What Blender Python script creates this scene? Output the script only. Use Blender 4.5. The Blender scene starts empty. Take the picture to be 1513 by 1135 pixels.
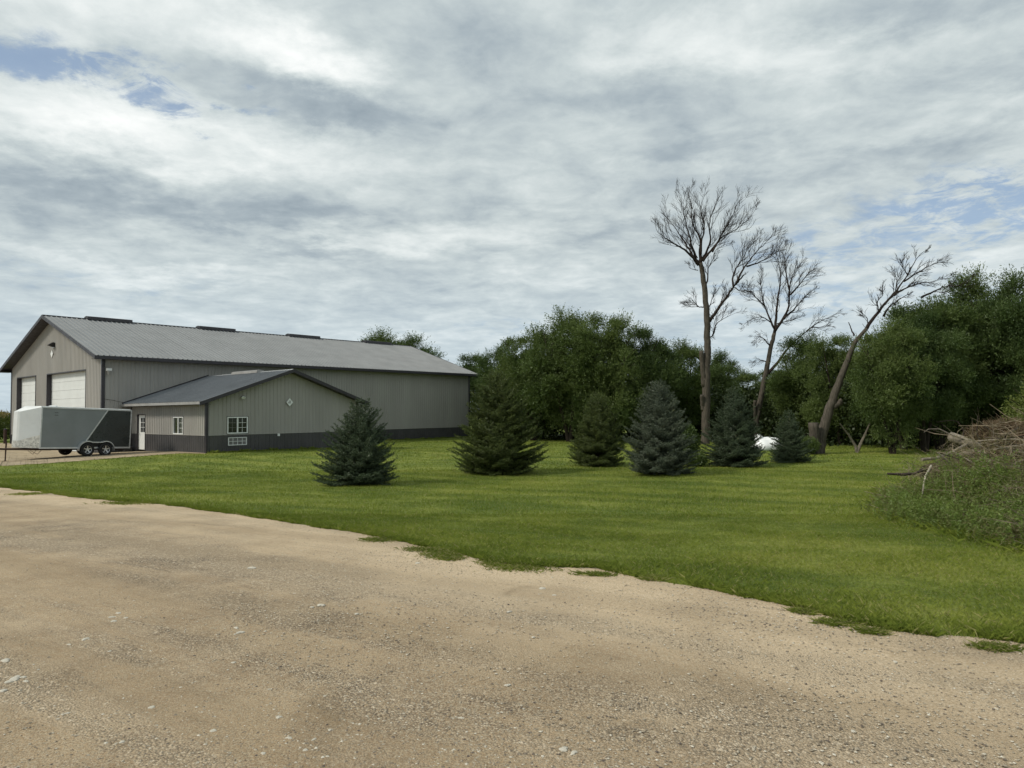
import bpy, bmesh, math
import numpy as np
from mathutils import Matrix, Vector
rng = np.random.default_rng(7)
R = math.radians
sc = bpy.context.scene
col = sc.collection

# ------------------------------------------------------------------ camera
F, PITCH, ROLL, CH = 1061.8, R(2.242), R(0.518), 2.216
fwd = Vector((0, math.cos(PITCH), math.sin(PITCH)))
r0 = Vector((1, 0, 0)); u0 = Vector((0, -math.sin(PITCH), math.cos(PITCH)))
rt = r0 * math.cos(ROLL) - u0 * math.sin(ROLL)
up = r0 * math.sin(ROLL) + u0 * math.cos(ROLL)
cam = bpy.data.objects.new('camera', bpy.data.cameras.new('camera'))
col.objects.link(cam); sc.camera = cam
cam.matrix_world = Matrix(((rt.x, up.x, -fwd.x, 0), (rt.y, up.y, -fwd.y, 0), (rt.z, up.z, -fwd.z, CH), (0, 0, 0, 1)))
cam.data.sensor_width = 36; cam.data.lens = 36 * F / 1513
cam.data.clip_start = 0.05; cam.data.clip_end = 9000

def ray(px, py):
    d = fwd * F + rt * (px - 756.5) + up * (567.5 - py)
    return d.normalized()

# ------------------------------------------------------------------ sun, sky, exposure
SUN = Vector((-0.80, -0.30, 0.80)).normalized()
sun = bpy.data.objects.new('sun', bpy.data.lights.new('sun', 'SUN'))
sun.data.energy = 2.5; sun.data.angle = R(11); sun.data.color = (1.0, 0.93, 0.81)
sun.rotation_euler = SUN.to_track_quat('Z', 'Y').to_euler()
col.objects.link(sun)
sc.view_settings.view_transform = 'Standard'; sc.view_settings.look = 'None'
sc.view_settings.exposure = 0.10; sc.view_settings.gamma = 1.0; sc.view_settings.use_curve_mapping = False
sc.cycles.use_denoising = True
sc.cycles.max_bounces = 6; sc.cycles.diffuse_bounces = 3; sc.cycles.transmission_bounces = 3
sc.cycles.use_adaptive_sampling = True; sc.cycles.adaptive_threshold = 0.015

class NT:
    def __init__(s, tree): s.t = tree; s.n = tree.nodes; s.l = tree.links
    def new(s, typ, **kw):
        n = s.n.new(typ)
        for k, v in kw.items(): setattr(n, k, v)
        return n
    def put(s, sock, v):
        if isinstance(v, bpy.types.NodeSocket): s.l.new(v, sock)
        elif v is not None:
            try: sock.default_value = v
            except Exception: sock.default_value = (*v, 1.0)
    def math(s, op, a, b=None, c=None, clamp=False):
        n = s.new('ShaderNodeMath', operation=op, use_clamp=clamp)
        for i, v in enumerate((a, b, c)): s.put(n.inputs[i], v) if v is not None else None
        return n.outputs[0]
    def vec(s, op, a, b=None):
        n = s.new('ShaderNodeVectorMath', operation=op)
        s.put(n.inputs[0], a)
        if b is not None: s.put(n.inputs[1], b)
        return n.outputs['Value'] if op in ('LENGTH', 'DOT_PRODUCT', 'DISTANCE') else n.outputs[0]
    def noise(s, v, scale, detail=4, rough=.55, dist=0.0, out='Fac'):
        n = s.new('ShaderNodeTexNoise'); s.put(n.inputs['Vector'], v)
        n.inputs['Scale'].default_value = scale; n.inputs['Detail'].default_value = detail
        n.inputs['Roughness'].default_value = rough; n.inputs['Distortion'].default_value = dist
        return n.outputs[out]
    def mapr(s, v, a, b, c=0.0, d=1.0, smooth=True):
        n = s.new('ShaderNodeMapRange', interpolation_type='SMOOTHSTEP' if smooth else 'LINEAR')
        s.put(n.inputs[0], v)
        for i, q in enumerate((a, b, c, d)): n.inputs[i + 1].default_value = q
        return n.outputs[0]
    def mix(s, f, a, b):
        n = s.new('ShaderNodeMix', data_type='RGBA'); s.put(n.inputs[0], f)
        s.put(n.inputs[6], a if isinstance(a, bpy.types.NodeSocket) else (*a[:3], 1.0))
        s.put(n.inputs[7], b if isinstance(b, bpy.types.NodeSocket) else (*b[:3], 1.0))
        return n.outputs[2]
    def ramp(s, f, stops):
        n = s.new('ShaderNodeValToRGB'); s.put(n.inputs[0], f)
        e = n.color_ramp.elements
        while len(e) < len(stops): e.new(0.5)
        for i, (p, c) in enumerate(stops): e[i].position = p; e[i].color = (*c, 1)
        return n.outputs[0]

world = bpy.data.worlds.new('World'); sc.world = world; world.use_nodes = True
W = NT(world.node_tree); W.n.clear()
sky = W.new('ShaderNodeTexSky', sky_type='NISHITA', sun_disc=False)
sky.sun_elevation = math.asin(SUN.z); sky.sun_rotation = math.atan2(SUN.x, SUN.y) % (2 * math.pi)
sky.altitude = 200; sky.air_density = 1.0; sky.dust_density = 1.0; sky.ozone_density = 1.5
tc = W.new('ShaderNodeTexCoord'); gen = tc.outputs['Generated']
sx = W.new('ShaderNodeSeparateXYZ'); W.l.new(gen, sx.inputs[0])
zc = W.math('ADD', W.math('MAXIMUM', sx.outputs[2], 0.0), 0.13)
cmb = W.new('ShaderNodeCombineXYZ')
W.l.new(W.math('DIVIDE', sx.outputs[0], zc), cmb.inputs[0]); W.l.new(W.math('DIVIDE', sx.outputs[1], zc), cmb.inputs[1])
plane = cmb.outputs[0]
# ragged offset of the direction so placed cloud banks get torn edges
wn = W.noise(plane, 2.1, 8, .66, 0.0, 'Color')
off = W.vec('MULTIPLY', W.vec('SUBTRACT', wn, (.5, .5, .5)), (.26, .10, .13))
gd = W.vec('ADD', gen, off)
def bank(px, py, rx, ry, src=None):
    d = ray(px, py)
    v = W.vec('SUBTRACT', src or gd, tuple(d))
    v = W.vec('MULTIPLY', v, (F / rx, F / rx * .6, F / ry))
    return W.mapr(W.vec('LENGTH', v), 1.25, 0.0)
lights = [(250, 15, 330, 60, .30), (440, 85, 110, 40, .40), (60, 175, 220, 60, .28), (330, 215, 330, 40, .30), (60, 60, 90, 30, .15),
          (560, 355, 320, 25, .20), (1040, 80, 170, 65, .30), (1260, 75, 230, 45, .28), (1310, 180, 240, 40, .26),
          (1010, 240, 150, 22, .24), (230, 400, 260, 16, .18), (820, 330, 120, 22, .14), (1490, 220, 90, 60, .14), (800, 410, 200, 22, .16),
          (700, 500, 260, 22, .12), (1020, 455, 150, 28, .20), (1460, 380, 90, 25, .2), (1250, 400, 90, 20, .1), (700, 130, 90, 90, .06)]
darks = [(110, 275, 220, 40, .24), (500, 160, 150, 32, .30), (640, 60, 190, 50, .22), (660, 190, 160, 60, .16), (400, 325, 230, 32, .24),
         (460, 372, 110, 16, .26), (950, 140, 230, 34, .26), (1110, 215, 190, 30, .24), (1350, 15, 240, 34, .26), (890, 345, 150, 26, .20),
         (1440, 130, 160, 28, .18), (960, 400, 260, 20, .10), (1250, 250, 200, 30, .16), (120, 330, 160, 18, .1), (620, 420, 200, 26, .12)]
holes = [(110, 112, 165, 34, 1.0), (235, 152, 70, 24, .95), (305, 176, 60, 20, .95), (370, 166, 50, 14, .8), (30, 62, 90, 26, .5),
         (1440, 310, 170, 55, .9), (1230, 360, 200, 60, .55), (1090, 520, 200, 60, .45), (760, 480, 260, 40, .35), (150, 420, 330, 50, .30),
         (1180, 440, 260, 50, .5), (900, 25, 130, 40, .18), (1390, 360, 150, 50, .5)]
n1 = W.noise(plane, 0.95, 8, .56, .35)
n2 = W.noise(plane, 3.6, 8, .6, .5)
n3 = W.noise(W.vec('MULTIPLY', plane, (1, 1.0, 1)), 11.0, 6, .6, .3)
b = W.math('ADD', W.math('MULTIPLY', W.math('SUBTRACT', n1, .5), .66), .485)
b = W.math('ADD', b, W.math('MULTIPLY', W.math('SUBTRACT', n2, .5), .72))
b = W.math('ADD', b, W.math('MULTIPLY', W.math('SUBTRACT', n3, .5), .34))
for px, py, rx, ry, a in lights: b = W.math('ADD', b, W.math('MULTIPLY', bank(px, py, rx, ry), a))
for px, py, rx, ry, a in darks: b = W.math('SUBTRACT', b, W.math('MULTIPLY', bank(px, py, rx, ry), a))
cloud = W.ramp(b, [(0.0, (.25, .31, .36)), (.26, (.37, .435, .475)), (.52, (.545, .61, .62)), (.76, (.735, .785, .78)), (1.0, (.94, .96, .945))])
h = None
for px, py, rx, ry, a in holes:
    q = W.math('MULTIPLY', bank(px, py, rx, ry), a)
    h = q if h is None else W.math('MAXIMUM', h, q)
n4 = W.noise(plane, 8.0, 9, .68, .6)
hm = W.math('MULTIPLY', h, W.mapr(W.math('ADD', W.math('MULTIPLY', n2, .45), W.math('MULTIPLY', n4, .55)), .36, .62, 1.15, .12))
hm = W.mapr(hm, .10, .66, 0, .80)
blue = W.mix(.45, W.vec('MULTIPLY', sky.outputs[0], (.105, .105, .105)), (.33, .45, .62))
# thin veil near the horizon
veil = W.mapr(sx.outputs[2], .0, .26, 1.0, 0.0)
cloud = W.mix(W.math('MULTIPLY', veil, .42), cloud, (.57, .70, .80))
fin = W.mix(hm, cloud, blue)
bg = W.new('ShaderNodeBackground'); bg.inputs[1].default_value = 0.1
W.l.new(W.vec('MULTIPLY', fin, (10.0, 10.0, 10.0)), bg.inputs[0])
wo = W.new('ShaderNodeOutputWorld'); W.l.new(bg.outputs[0], wo.inputs[0])
world.cycles.sampling_method = 'MANUAL'; world.cycles.sample_map_resolution = 512

# ------------------------------------------------------------------ helpers
def link(o, parent=None):
    col.objects.link(o)
    if parent is not None: o.parent = parent
    return o
def tag(o, label=None, cat=None, group=None, kind=None):
    if label: o['label'] = label
    if cat: o['category'] = cat
    if group: o['group'] = group
    if kind: o['kind'] = kind
    return o
def empty(name, loc=(0, 0, 0), rz=0.0):
    o = bpy.data.objects.new(name, None); o.location = loc; o.rotation_euler = (0, 0, rz); o.empty_display_size = .2
    return link(o)

class MB:
    def __init__(s): s.v = []; s.f = []; s.m = []
    def add(s, vs, fs, mi=0):
        k = len(s.v); s.v += [tuple(q) for q in vs]
        for f in fs: s.f.append(tuple(i + k for i in f)); s.m.append(mi)
    def box(s, a, b_, mi=0):
        x0, y0, z0 = (min(a[i], b_[i]) for i in range(3)); x1, y1, z1 = (max(a[i], b_[i]) for i in range(3))
        s.add([(x0, y0, z0), (x1, y0, z0), (x1, y1, z0), (x0, y1, z0), (x0, y0, z1), (x1, y0, z1), (x1, y1, z1), (x0, y1, z1)],
              [(0, 3, 2, 1), (4, 5, 6, 7), (0, 1, 5, 4), (1, 2, 6, 5), (2, 3, 7, 6), (3, 0, 4, 7)], mi)
    def prism(s, poly, d, mi=0):
        n = len(poly); d = Vector(d); top = [tuple(Vector(p) + d) for p in poly]
        s.add(list(poly) + top, [tuple(range(n))[::-1], tuple(range(n, 2 * n))] + [(i, (i + 1) % n, (i + 1) % n + n, i + n) for i in range(n)], mi)
    def tube(s, pts, rad, n=8, cap=True, mi=0, jit=0.0):
        P = [Vector(p) for p in pts]; k = len(s.v)
        if not hasattr(rad, '__len__'): rad = [rad] * len(P)
        ref = Vector((0.13, 0.21, 1)) if abs((P[-1] - P[0]).normalized().z) < .9 else Vector((1, .1, 0))
        for i, p in enumerate(P):
            t = (P[min(i + 1, len(P) - 1)] - P[max(i - 1, 0)]).normalized()
            a = t.cross(ref).normalized(); b2 = t.cross(a)
            for j in range(n):
                an = 2 * math.pi * j / n
                rr = rad[i] * (1 + (jit * (rng.random() - .5) if jit else 0))
                s.v.append(tuple(p + (a * math.cos(an) + b2 * math.sin(an)) * rr))
        for i in range(len(P) - 1):
            for j in range(n):
                s.f.append((k + i * n + j, k + i * n + (j + 1) % n, k + (i + 1) * n + (j + 1) % n, k + (i + 1) * n + j)); s.m.append(mi)
        if cap:
            s.f.append(tuple(k + j for j in range(n))[::-1]); s.m.append(mi)
            s.f.append(tuple(k + (len(P) - 1) * n + j for j in range(n))); s.m.append(mi)
    def build(s, name, mats, parent=None, smooth=False, bevel=0):
        me = bpy.data.meshes.new(name); me.from_pydata(s.v, [], s.f)
        if not isinstance(mats, (list, tuple)): mats = [mats]
        for m in mats: me.materials.append(m)
        if len(mats) > 1: me.polygons.foreach_set('material_index', s.m)
        if smooth: me.polygons.foreach_set('use_smooth', [True] * len(me.polygons))
        me.update()
        bm = bmesh.new(); bm.from_mesh(me); bmesh.ops.recalc_face_normals(bm, faces=bm.faces)
        if bevel: bmesh.ops.bevel(bm, geom=list(bm.edges), offset=bevel, segments=2, affect='EDGES', profile=.6)
        bm.to_mesh(me); bm.free()
        return link(bpy.data.objects.new(name, me), parent)

def np_mesh(name, V, nper, mat, parent=None, mats=None, mi=None):
    """V: (N, nper, 3) array of separate polygons"""
    N = V.shape[0]; me = bpy.data.meshes.new(name)
    me.vertices.add(N * nper); me.vertices.foreach_set('co', V.astype(np.float32).ravel())
    me.loops.add(N * nper); me.loops.foreach_set('vertex_index', np.arange(N * nper, dtype=np.int32))
    me.polygons.add(N); me.polygons.foreach_set('loop_start', np.arange(0, N * nper, nper, dtype=np.int32))
    for m in (mats or [mat]): me.materials.append(m)
    if mi is not None: me.polygons.foreach_set('material_index', mi.astype(np.int32))
    me.update(calc_edges=True)
    return link(bpy.data.objects.new(name, me), parent)

def unit(a): return a / (np.linalg.norm(a, axis=-1, keepdims=True) + 1e-9)

# ------------------------------------------------------------------ terrain
def sstep(a, b_, x):
    t = np.clip((x - a) / (b_ - a), 0, 1); return t * t * (3 - 2 * t)
def g(x, y):
    x = np.asarray(x, float); y = np.asarray(y, float)
    z = .55 * (1 - sstep(2, 24, y + .25 * x))
    z = z + .22 * np.exp(-(((x + 15.5) / 9) ** 2 + ((y - 38) / 7) ** 2) ** 2)
    z = z + .2 * np.exp(-(((x + 38) / 9) ** 2 + ((y - 55) / 9) ** 2) ** 2)
    z = z + .025 * np.sin(x * .55 + 1) * np.sin(y * .45) * sstep(6, 14, y)
    return z
def G(px, py):
    d = ray(px, py); t = CH / max(-d.z, 1e-4)
    for _ in range(30):
        x, y = d.x * t, d.y * t
        t = (CH - float(g(x, y))) / max(-d.z, 1e-4)
    return Vector((d.x * t, d.y * t, float(g(d.x * t, d.y * t))))
def at(px, py, Y):
    d = ray(px, py); t = Y / d.y
    return Vector((d.x * t, Y, CH + d.z * t))

EDGE = [(0, 721), (60, 728), (130, 738), (230, 746), (330, 758), (430, 774), (500, 785), (560, 796), (640, 812), (690, 822), (730, 833), (800, 838),
        (880, 842), (960, 857), (1050, 873), (1130, 890), (1200, 906), (1250, 921), (1300, 932), (1400, 945), (1513, 957)]
ep = np.array([G(*p)[:2] for p in EDGE])
d0 = unit(ep[0] - ep[2]); d1 = unit(ep[-1] - ep[-4])
ep = np.vstack([ep[0] + d0 * 60, ep[0] + d0 * 20, ep, ep[-1] + d1 * 6, ep[-1] + d1 * 30])
_ph = rng.random(12) * 6.28
def wob(x, amp=1.0):
    x = np.asarray(x, float)
    return amp * .7 * sum(a * np.sin(f_ * x + p) for a, f_, p in zip((.07, .05, .04, .03, .022, .016, .012), (1.1, 2.3, 4.1, 7.3, 13.1, 23.7, 41.0), _ph))
def y_edge(x): return np.interp(x, ep[:, 0], ep[:, 1]) + wob(x)
_ba, _bx, _by = math.radians(40.603), -23.973, 41.996
def _bw(s_, u_): return (_bx + s_ * math.sin(_ba) + u_ * math.cos(_ba), _by + s_ * math.cos(_ba) - u_ * math.sin(_ba))
YP = [(tuple(G(*a_)[:2]), b_) for a_, b_ in [((-900, 760), (-75, 50)), ((-300, 710), (-52, 59)), ((0, 689), _bw(.5, -19)), ((60, 685.5), _bw(.5, -14)), ((110, 682), _bw(1, -8)), ((200, 675), _bw(1.5, -1)),
      ((240, 672), _bw(1.9, 3.3)), ((275, 670), _bw(1.9, 6.8)), ((302, 671), _bw(1.75, 9.2))]]
yt = np.linspace(0, len(YP) - 1, 900)
ye_ = np.stack([np.interp(yt, range(len(YP)), [q[0][i] for q in YP]) for i in (0, 1)], -1)
yb_ = np.stack([np.interp(yt, range(len(YP)), [q[1][i] for q in YP]) for i in (0, 1)], -1)
ye_[:, 1] += wob(np.arange(900) * .05, 1.6) * np.interp(yt, [0, 2, 8], [1, 1, .25])
def in_yard(x, y):
    P_ = np.vstack([ye_[::6], yb_[::-60]]); x1, y1 = P_[:, 0], P_[:, 1]; x2, y2 = np.roll(x1, -1), np.roll(y1, -1)
    c_ = np.zeros(len(x), bool)
    for a_, b_, c2, d_ in zip(x1, y1, x2, y2):
        if b_ == d_: continue
        c_ ^= ((b_ > y) != (d_ > y)) & (x < (c2 - a_) * (y - b_) / (d_ - b_) + a_)
    return c_

# ------------------------------------------------------------------ materials
def mat(name, color, rough=.6, metal=0.0, spec=.4, var=0.0, vscale=3.0, bump=0.0, bscale=40.0, coord='Object', streak=None):
    m = bpy.data.materials.new(name); m.use_nodes = True; T = NT(m.node_tree)
    bs = T.n['Principled BSDF']; bs.inputs['Roughness'].default_value = rough; bs.inputs['Metallic'].default_value = metal
    bs.inputs['Specular IOR Level'].default_value = spec
    c = T.new('ShaderNodeTexCoord').outputs[coord]
    if streak: c = T.vec('MULTIPLY', c, streak)
    if var:
        f_ = T.noise(c, vscale, 6, .6)
        lo = tuple(q * (1 - var) for q in color); hi = tuple(min(q * (1 + var), 1) for q in color)
        T.l.new(T.mix(T.mapr(f_, .3, .7), lo, hi), bs.inputs['Base Color'])
        T.l.new(T.mapr(T.noise(c, vscale * 2.3, 4), .3, .7, max(rough - .1, .05), min(rough + .12, 1)), bs.inputs['Roughness'])
    else: bs.inputs['Base Color'].default_value = (*color, 1)
    if bump:
        bn = T.new('ShaderNodeBump'); bn.inputs['Strength'].default_value = bump; bn.inputs['Distance'].default_value = .02
        T.l.new(T.noise(c, bscale, 5, .6), bn.inputs['Height']); T.l.new(bn.outputs[0], bs.inputs['Normal'])
    return m

def leaf_mat(name, c1, c2, c3=None, trans=.35, big=.35, gloss=.03):
    """diffuse + translucent leaf, colour varied per leaf and by large clumps"""
    m = bpy.data.materials.new(name); m.use_nodes = True; T = NT(m.node_tree); T.n.clear()
    geo = T.new('ShaderNodeNewGeometry'); rnd = geo.outputs['Random Per Island']
    pos = geo.outputs['Position']
    nf = T.mapr(T.noise(pos, big, 4, .6), .32, .68)
    c = T.mix(rnd, c1, c2)
    c = T.mix(T.math('MULTIPLY', nf, .55), c, c3 or c2)
    di = T.new('ShaderNodeBsdfDiffuse'); tr = T.new('ShaderNodeBsdfTranslucent'); gl = T.new('ShaderNodeBsdfGlossy'); gl.inputs['Roughness'].default_value = .45
    T.l.new(c, di.inputs[0]); T.l.new(T.mix(.35, c, (c2[0] * 1.5, c2[1] * 1.6, c2[2] * .6)), tr.inputs[0]); gl.inputs[0].default_value = (.5, .55, .5, 1)
    a = T.new('ShaderNodeMixShader'); a.inputs[0].default_value = trans; T.l.new(di.outputs[0], a.inputs[1]); T.l.new(tr.outputs[0], a.inputs[2])
    b2 = T.new('ShaderNodeMixShader'); b2.inputs[0].default_value = gloss; T.l.new(a.outputs[0], b2.inputs[1]); T.l.new(gl.outputs[0], b2.inputs[2])
    o = T.new('ShaderNodeOutputMaterial'); T.l.new(b2.outputs[0], o.inputs[0])
    return m

def lawn_field(T, pos):
    """large-scale lawn colour in world space, shared by soil sheet and blades"""
    rot = T.new('ShaderNodeMapping'); rot.inputs['Rotation'].default_value = (0, 0, R(28)); T.l.new(pos, rot.inputs[0])
    st = T.noise(T.vec('MULTIPLY', rot.outputs[0], (.10, 1.1, 1)), 1.0, 4, .6, .6)
    pt = T.noise(pos, .35, 5, .6, .4)
    fn = T.noise(pos, 2.6, 5, .65)
    wv = T.new('ShaderNodeTexWave', wave_type='BANDS', bands_direction='Y', wave_profile='SIN'); T.l.new(rot.outputs[0], wv.inputs['Vector']); wv.inputs['Scale'].default_value = .16; wv.inputs['Distortion'].default_value = 2.2; wv.inputs['Detail'].default_value = 2; wv.inputs['Detail Scale'].default_value = .3
    f_ = T.math('ADD', T.math('ADD', T.math('MULTIPLY', st, .30), T.math('MULTIPLY', pt, .45)), T.math('MULTIPLY', fn, .20))
    f_ = T.math('ADD', f_, T.math('MULTIPLY', T.math('SUBTRACT', wv.outputs['Fac'], .5), .035))
    return T.mapr(f_, .36, .64), pt
GR = dict(d=(.112, .158, .028), m=(.212, .256, .048), l=(.322, .345, .082), dry=(.40, .34, .18))

m_soil = bpy.data.materials.new('lawn'); m_soil.use_nodes = True; T = NT(m_soil.node_tree); bs = T.n['Principled BSDF']
pos = T.new('ShaderNodeNewGeometry').outputs['Position']
f_, pt = lawn_field(T, pos)
c = T.ramp(f_, [(0.0, GR['d']), (.5, GR['m']), (1.0, GR['l'])])
fine = T.noise(pos, 22, 6, .7)
c = T.mix(T.mapr(fine, .35, .7, 0, .55), c, (.022, .040, .010))
dry = T.mapr(T.noise(pos, .9, 6, .7, .5), .62, .78, 0, .4)
c = T.mix(dry, c, (.17, .16, .06))
T.l.new(c, bs.inputs['Base Color']); bs.inputs['Roughness'].default_value = .9; bs.inputs['Specular IOR Level'].default_value = .15
bn = T.new('ShaderNodeBump'); bn.inputs['Strength'].default_value = .9; bn.inputs['Distance'].default_value = .05
T.l.new(T.math('ADD', fine, T.math('MULTIPLY', T.noise(pos, 4, 3), 1.0)), bn.inputs['Height']); T.l.new(bn.outputs[0], bs.inputs['Normal'])

def blade_mat(name, tone=1.0, dryamt=.12):
    m = bpy.data.materials.new(name); m.use_nodes = True; T = NT(m.node_tree); T.n.clear()
    geo = T.new('ShaderNodeNewGeometry'); pos = geo.outputs['Position']; rnd = geo.outputs['Random Per Island']
    f_, pt = lawn_field(T, pos)
    f2 = T.math('ADD', T.math('MULTIPLY', f_, .72), T.math('MULTIPLY', rnd, .28))
    c = T.ramp(f2, [(0.0, tuple(q * tone for q in GR['d'])), (.5, tuple(q * tone for q in GR['m'])), (1.0, tuple(q * tone for q in GR['l']))])
    c = T.mix(T.mapr(rnd, 1 - dryamt, 1 - dryamt + .02, 0, .6), c, GR['dry'])
    di = T.new('ShaderNodeBsdfDiffuse'); tr = T.new('ShaderNodeBsdfTranslucent')
    T.l.new(c, di.inputs[0]); T.l.new(T.mix(.4, c, (.13, .20, .02)), tr.inputs[0])
    a = T.new('ShaderNodeMixShader'); a.inputs[0].default_value = .35; T.l.new(di.outputs[0], a.inputs[1]); T.l.new(tr.outputs[0], a.inputs[2])
    o = T.new('ShaderNodeOutputMaterial'); T.l.new(a.outputs[0], o.inputs[0])
    return m
m_blade = blade_mat('grass_blade', 1.0); m_blade_edge = blade_mat('grass_blade_long', .95, .06)

def gravel_mat(name, mode):
    m = bpy.data.materials.new(name); m.use_nodes = True; T = NT(m.node_tree); bs = T.n['Principled BSDF']
    pos = T.new('ShaderNodeNewGeometry').outputs['Position']
    rot = T.new('ShaderNodeMapping'); rot.inputs['Rotation'].default_value = (0, 0, R(33)); T.l.new(pos, rot.inputs[0])
    track = T.noise(T.vec('MULTIPLY', rot.outputs[0], (.13, 1.25, 1)), 1.0, 5, .6, .5)
    patch = T.noise(pos, .42, 6, .62, .6)
    loose = T.mapr(T.math('ADD', T.math('MULTIPLY', track, .6), T.math('MULTIPLY', patch, .4)), .44, .60)   # loose stone vs packed fines
    fines = T.mix(T.mapr(T.noise(pos, 1.3, 6, .65), .3, .7), (.305, .212, .122), (.455, .335, .205))
    fines = T.mix(T.mapr(T.noise(pos, 55, 4, .7), .44, .60, 0, .60), fines, (.50, .43, .31))
    fines = T.mix(T.mapr(T.noise(pos, 130, 3, .7), .52, .66, 0, .85), fines, (.10, .075, .045))
    def stones(scale, rnd=1.0):
        v = T.new('ShaderNodeTexVoronoi', feature='F1'); T.l.new(pos, v.inputs['Vector']); v.inputs['Scale'].default_value = scale
        v.inputs['Randomness'].default_value = rnd
        return v.outputs['Distance'], v.outputs['Color']
    dA, cA = stones(75); dB, cB = stones(34); dC, cC = stones(150)
    sepA = T.new('ShaderNodeSeparateColor'); T.l.new(cA, sepA.inputs[0]); sepB = T.new('ShaderNodeSeparateColor'); T.l.new(cB, sepB.inputs[0]); sepC = T.new('ShaderNodeSeparateColor'); T.l.new(cC, sepC.inputs[0])
    stops = [(0, (.05, .042, .036)), (.28, (.16, .13, .10)), (.5, (.38, .295, .20)), (.75, (.56, .465, .34)), (1, (.82, .73, .58))]
    stA = T.mix(T.mapr(dA, .25, .75, 0, .75), T.ramp(sepA.outputs[0], stops), (.06, .045, .03))
    stC = T.mix(T.mapr(dC, .3, .8, 0, .6), T.ramp(sepC.outputs[0], stops), (.07, .055, .035))
    col_ = T.mix(T.mapr(sepC.outputs[1], .50, .52, 0, .8), fines, stC)
    colA = T.mix(T.mapr(sepA.outputs[1], .20, .24), col_, stA)
    colA = T.mix(T.math('MULTIPLY', T.mapr(sepB.outputs[1], .80, .82), T.mapr(dB, .5, .42)), colA, T.ramp(sepB.outputs[0], stops))
    c = T.mix(T.math('MULTIPLY', loose, .9), T.mix(.35, fines, col_), colA)
    light = T.mapr(T.math('ADD', T.math('MULTIPLY', track, .5), T.math('MULTIPLY', T.noise(pos, .9, 4), .5)), .45, .62)
    # distance from the grass edge: the shoulder is paler and drier
    if mode == 'road':
        at_ = T.new('ShaderNodeAttribute', attribute_name='shoulder'); sh = at_.outputs['Fac']
        c = T.mix(T.math('MULTIPLY', sh, T.mapr(T.noise(pos, .8, 5), .3, .6, .35, .85)), c, T.mix(T.mapr(T.noise(pos, 60, 4, .7), .35, .65), (.43, .325, .205), (.72, .59, .42)))
    else:
        c = T.mix(.4, c, (.42, .36, .25))
    c = T.mix(T.mapr(light, 0, 1, 0, .34), c, (.61, .485, .33))
    wv = T.new('ShaderNodeTexWave', wave_type='BANDS', bands_direction='Y', wave_profile='SIN'); T.l.new(rot.outputs[0], wv.inputs['Vector']); wv.inputs['Scale'].default_value = .19; wv.inputs['Distortion'].default_value = 3.5; wv.inputs['Detail'].default_value = 2; wv.inputs['Detail Scale'].default_value = .35
    c = T.mix(T.mapr(wv.outputs['Fac'], .55, .95, 0, .20), c, (.235, .172, .10))
    damp = T.mapr(T.noise(pos, .7, 6, .7, .6), .60, .76, 0, .45)
    c = T.mix(damp, c, (.155, .112, .062))
    T.l.new(c, bs.inputs['Base Color']); bs.inputs['Roughness'].default_value = .92; bs.inputs['Specular IOR Level'].default_value = .2
    hgt = T.math('ADD', T.math('MULTIPLY', T.math('SUBTRACT', 1.0, dA), T.math('ADD', T.math('MULTIPLY', loose, .8), .2)), T.math('MULTIPLY', T.noise(pos, 90, 5, .7), .6))
    hgt = T.math('ADD', hgt, T.math('MULTIPLY', T.noise(T.vec('MULTIPLY', rot.outputs[0], (.5, 3, 1)), 1.2, 3), 3.0))
    bn = T.new('ShaderNodeBump'); bn.inputs['Strength'].default_value = .95; bn.inputs['Distance'].default_value = .015
    T.l.new(hgt, bn.inputs['Height']); T.l.new(bn.outputs[0], bs.inputs['Normal'])
    return m
m_road = gravel_mat('gravel_road', 'road'); m_yard = gravel_mat('gravel_yard', 'yard')

m_siding = mat('taupe_steel', (.315, .305, .285), .5, 0, .45, .07, .8, coord='Object', streak=(1, 1, .25))
m_wains = mat('charcoal_steel', (.062, .060, .062), .5, 0, .45, .12, 1.0)
m_trim = mat('dark_trim', (.030, .027, .033), .45, 0, .5, .15, 2)
m_roof = mat('grey_roof_steel', (.235, .245, .25), .62, .0, .3, .07, .5)
m_roof2 = mat('slate_roof_steel', (.135, .145, .155), .42, .25, .5, .08, .6)
m_cap = mat('pale_ridge_cap', (.42, .42, .41), .4, .2)
m_gutter = mat('grey_gutter', (.30, .295, .285), .45, .1, .5, .15, 2)
m_white = mat('white_paint', (.74, .76, .75), .4, 0, .5, .05, 1.5)
m_doorw = mat('white_door_panel', (.66, .69, .69), .5, 0, .4, .04, 1.2)
m_glass = mat('dark_glass', (.012, .014, .016), .08, 0, .6)
m_black = mat('black_plastic', (.015, .015, .016), .5)
m_rubber = mat('tyre_rubber', (.022, .022, .022), .8, 0, .3, .2, 8, .3, 60)
m_alu = mat('bare_aluminium', (.58, .59, .60), .38, .65, .5, .08, 5)
m_wheel = mat('polished_rim', (.62, .63, .64), .28, .85, .5)
m_tside = mat('blue_grey_skin', (.195, .215, .222), .38, .0, .5, .07, 1.2)
m_tdark = mat('black_green_skin', (.028, .033, .032), .32, .0, .5, .15, 1.5)
m_tnose = mat('silver_skin', (.66, .68, .68), .42, .25, .5, .06, 1.5)
m_plate = mat('tread_plate', (.58, .57, .53), .35, .6, .5, .25, 7, .8, 45)
m_rust = mat('rusty_steel', (.07, .045, .035), .8, .2, .3, .3, 9)
m_bark = mat('weathered_bark', (.082, .071, .057), .95, 0, .15, .35, 5, 1.0, 12, streak=(3, 3, .5))
m_bark2 = mat('living_bark', (.040, .032, .024), .95, 0, .15, .3, 5, .8, 14, streak=(3, 3, .5))
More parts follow.
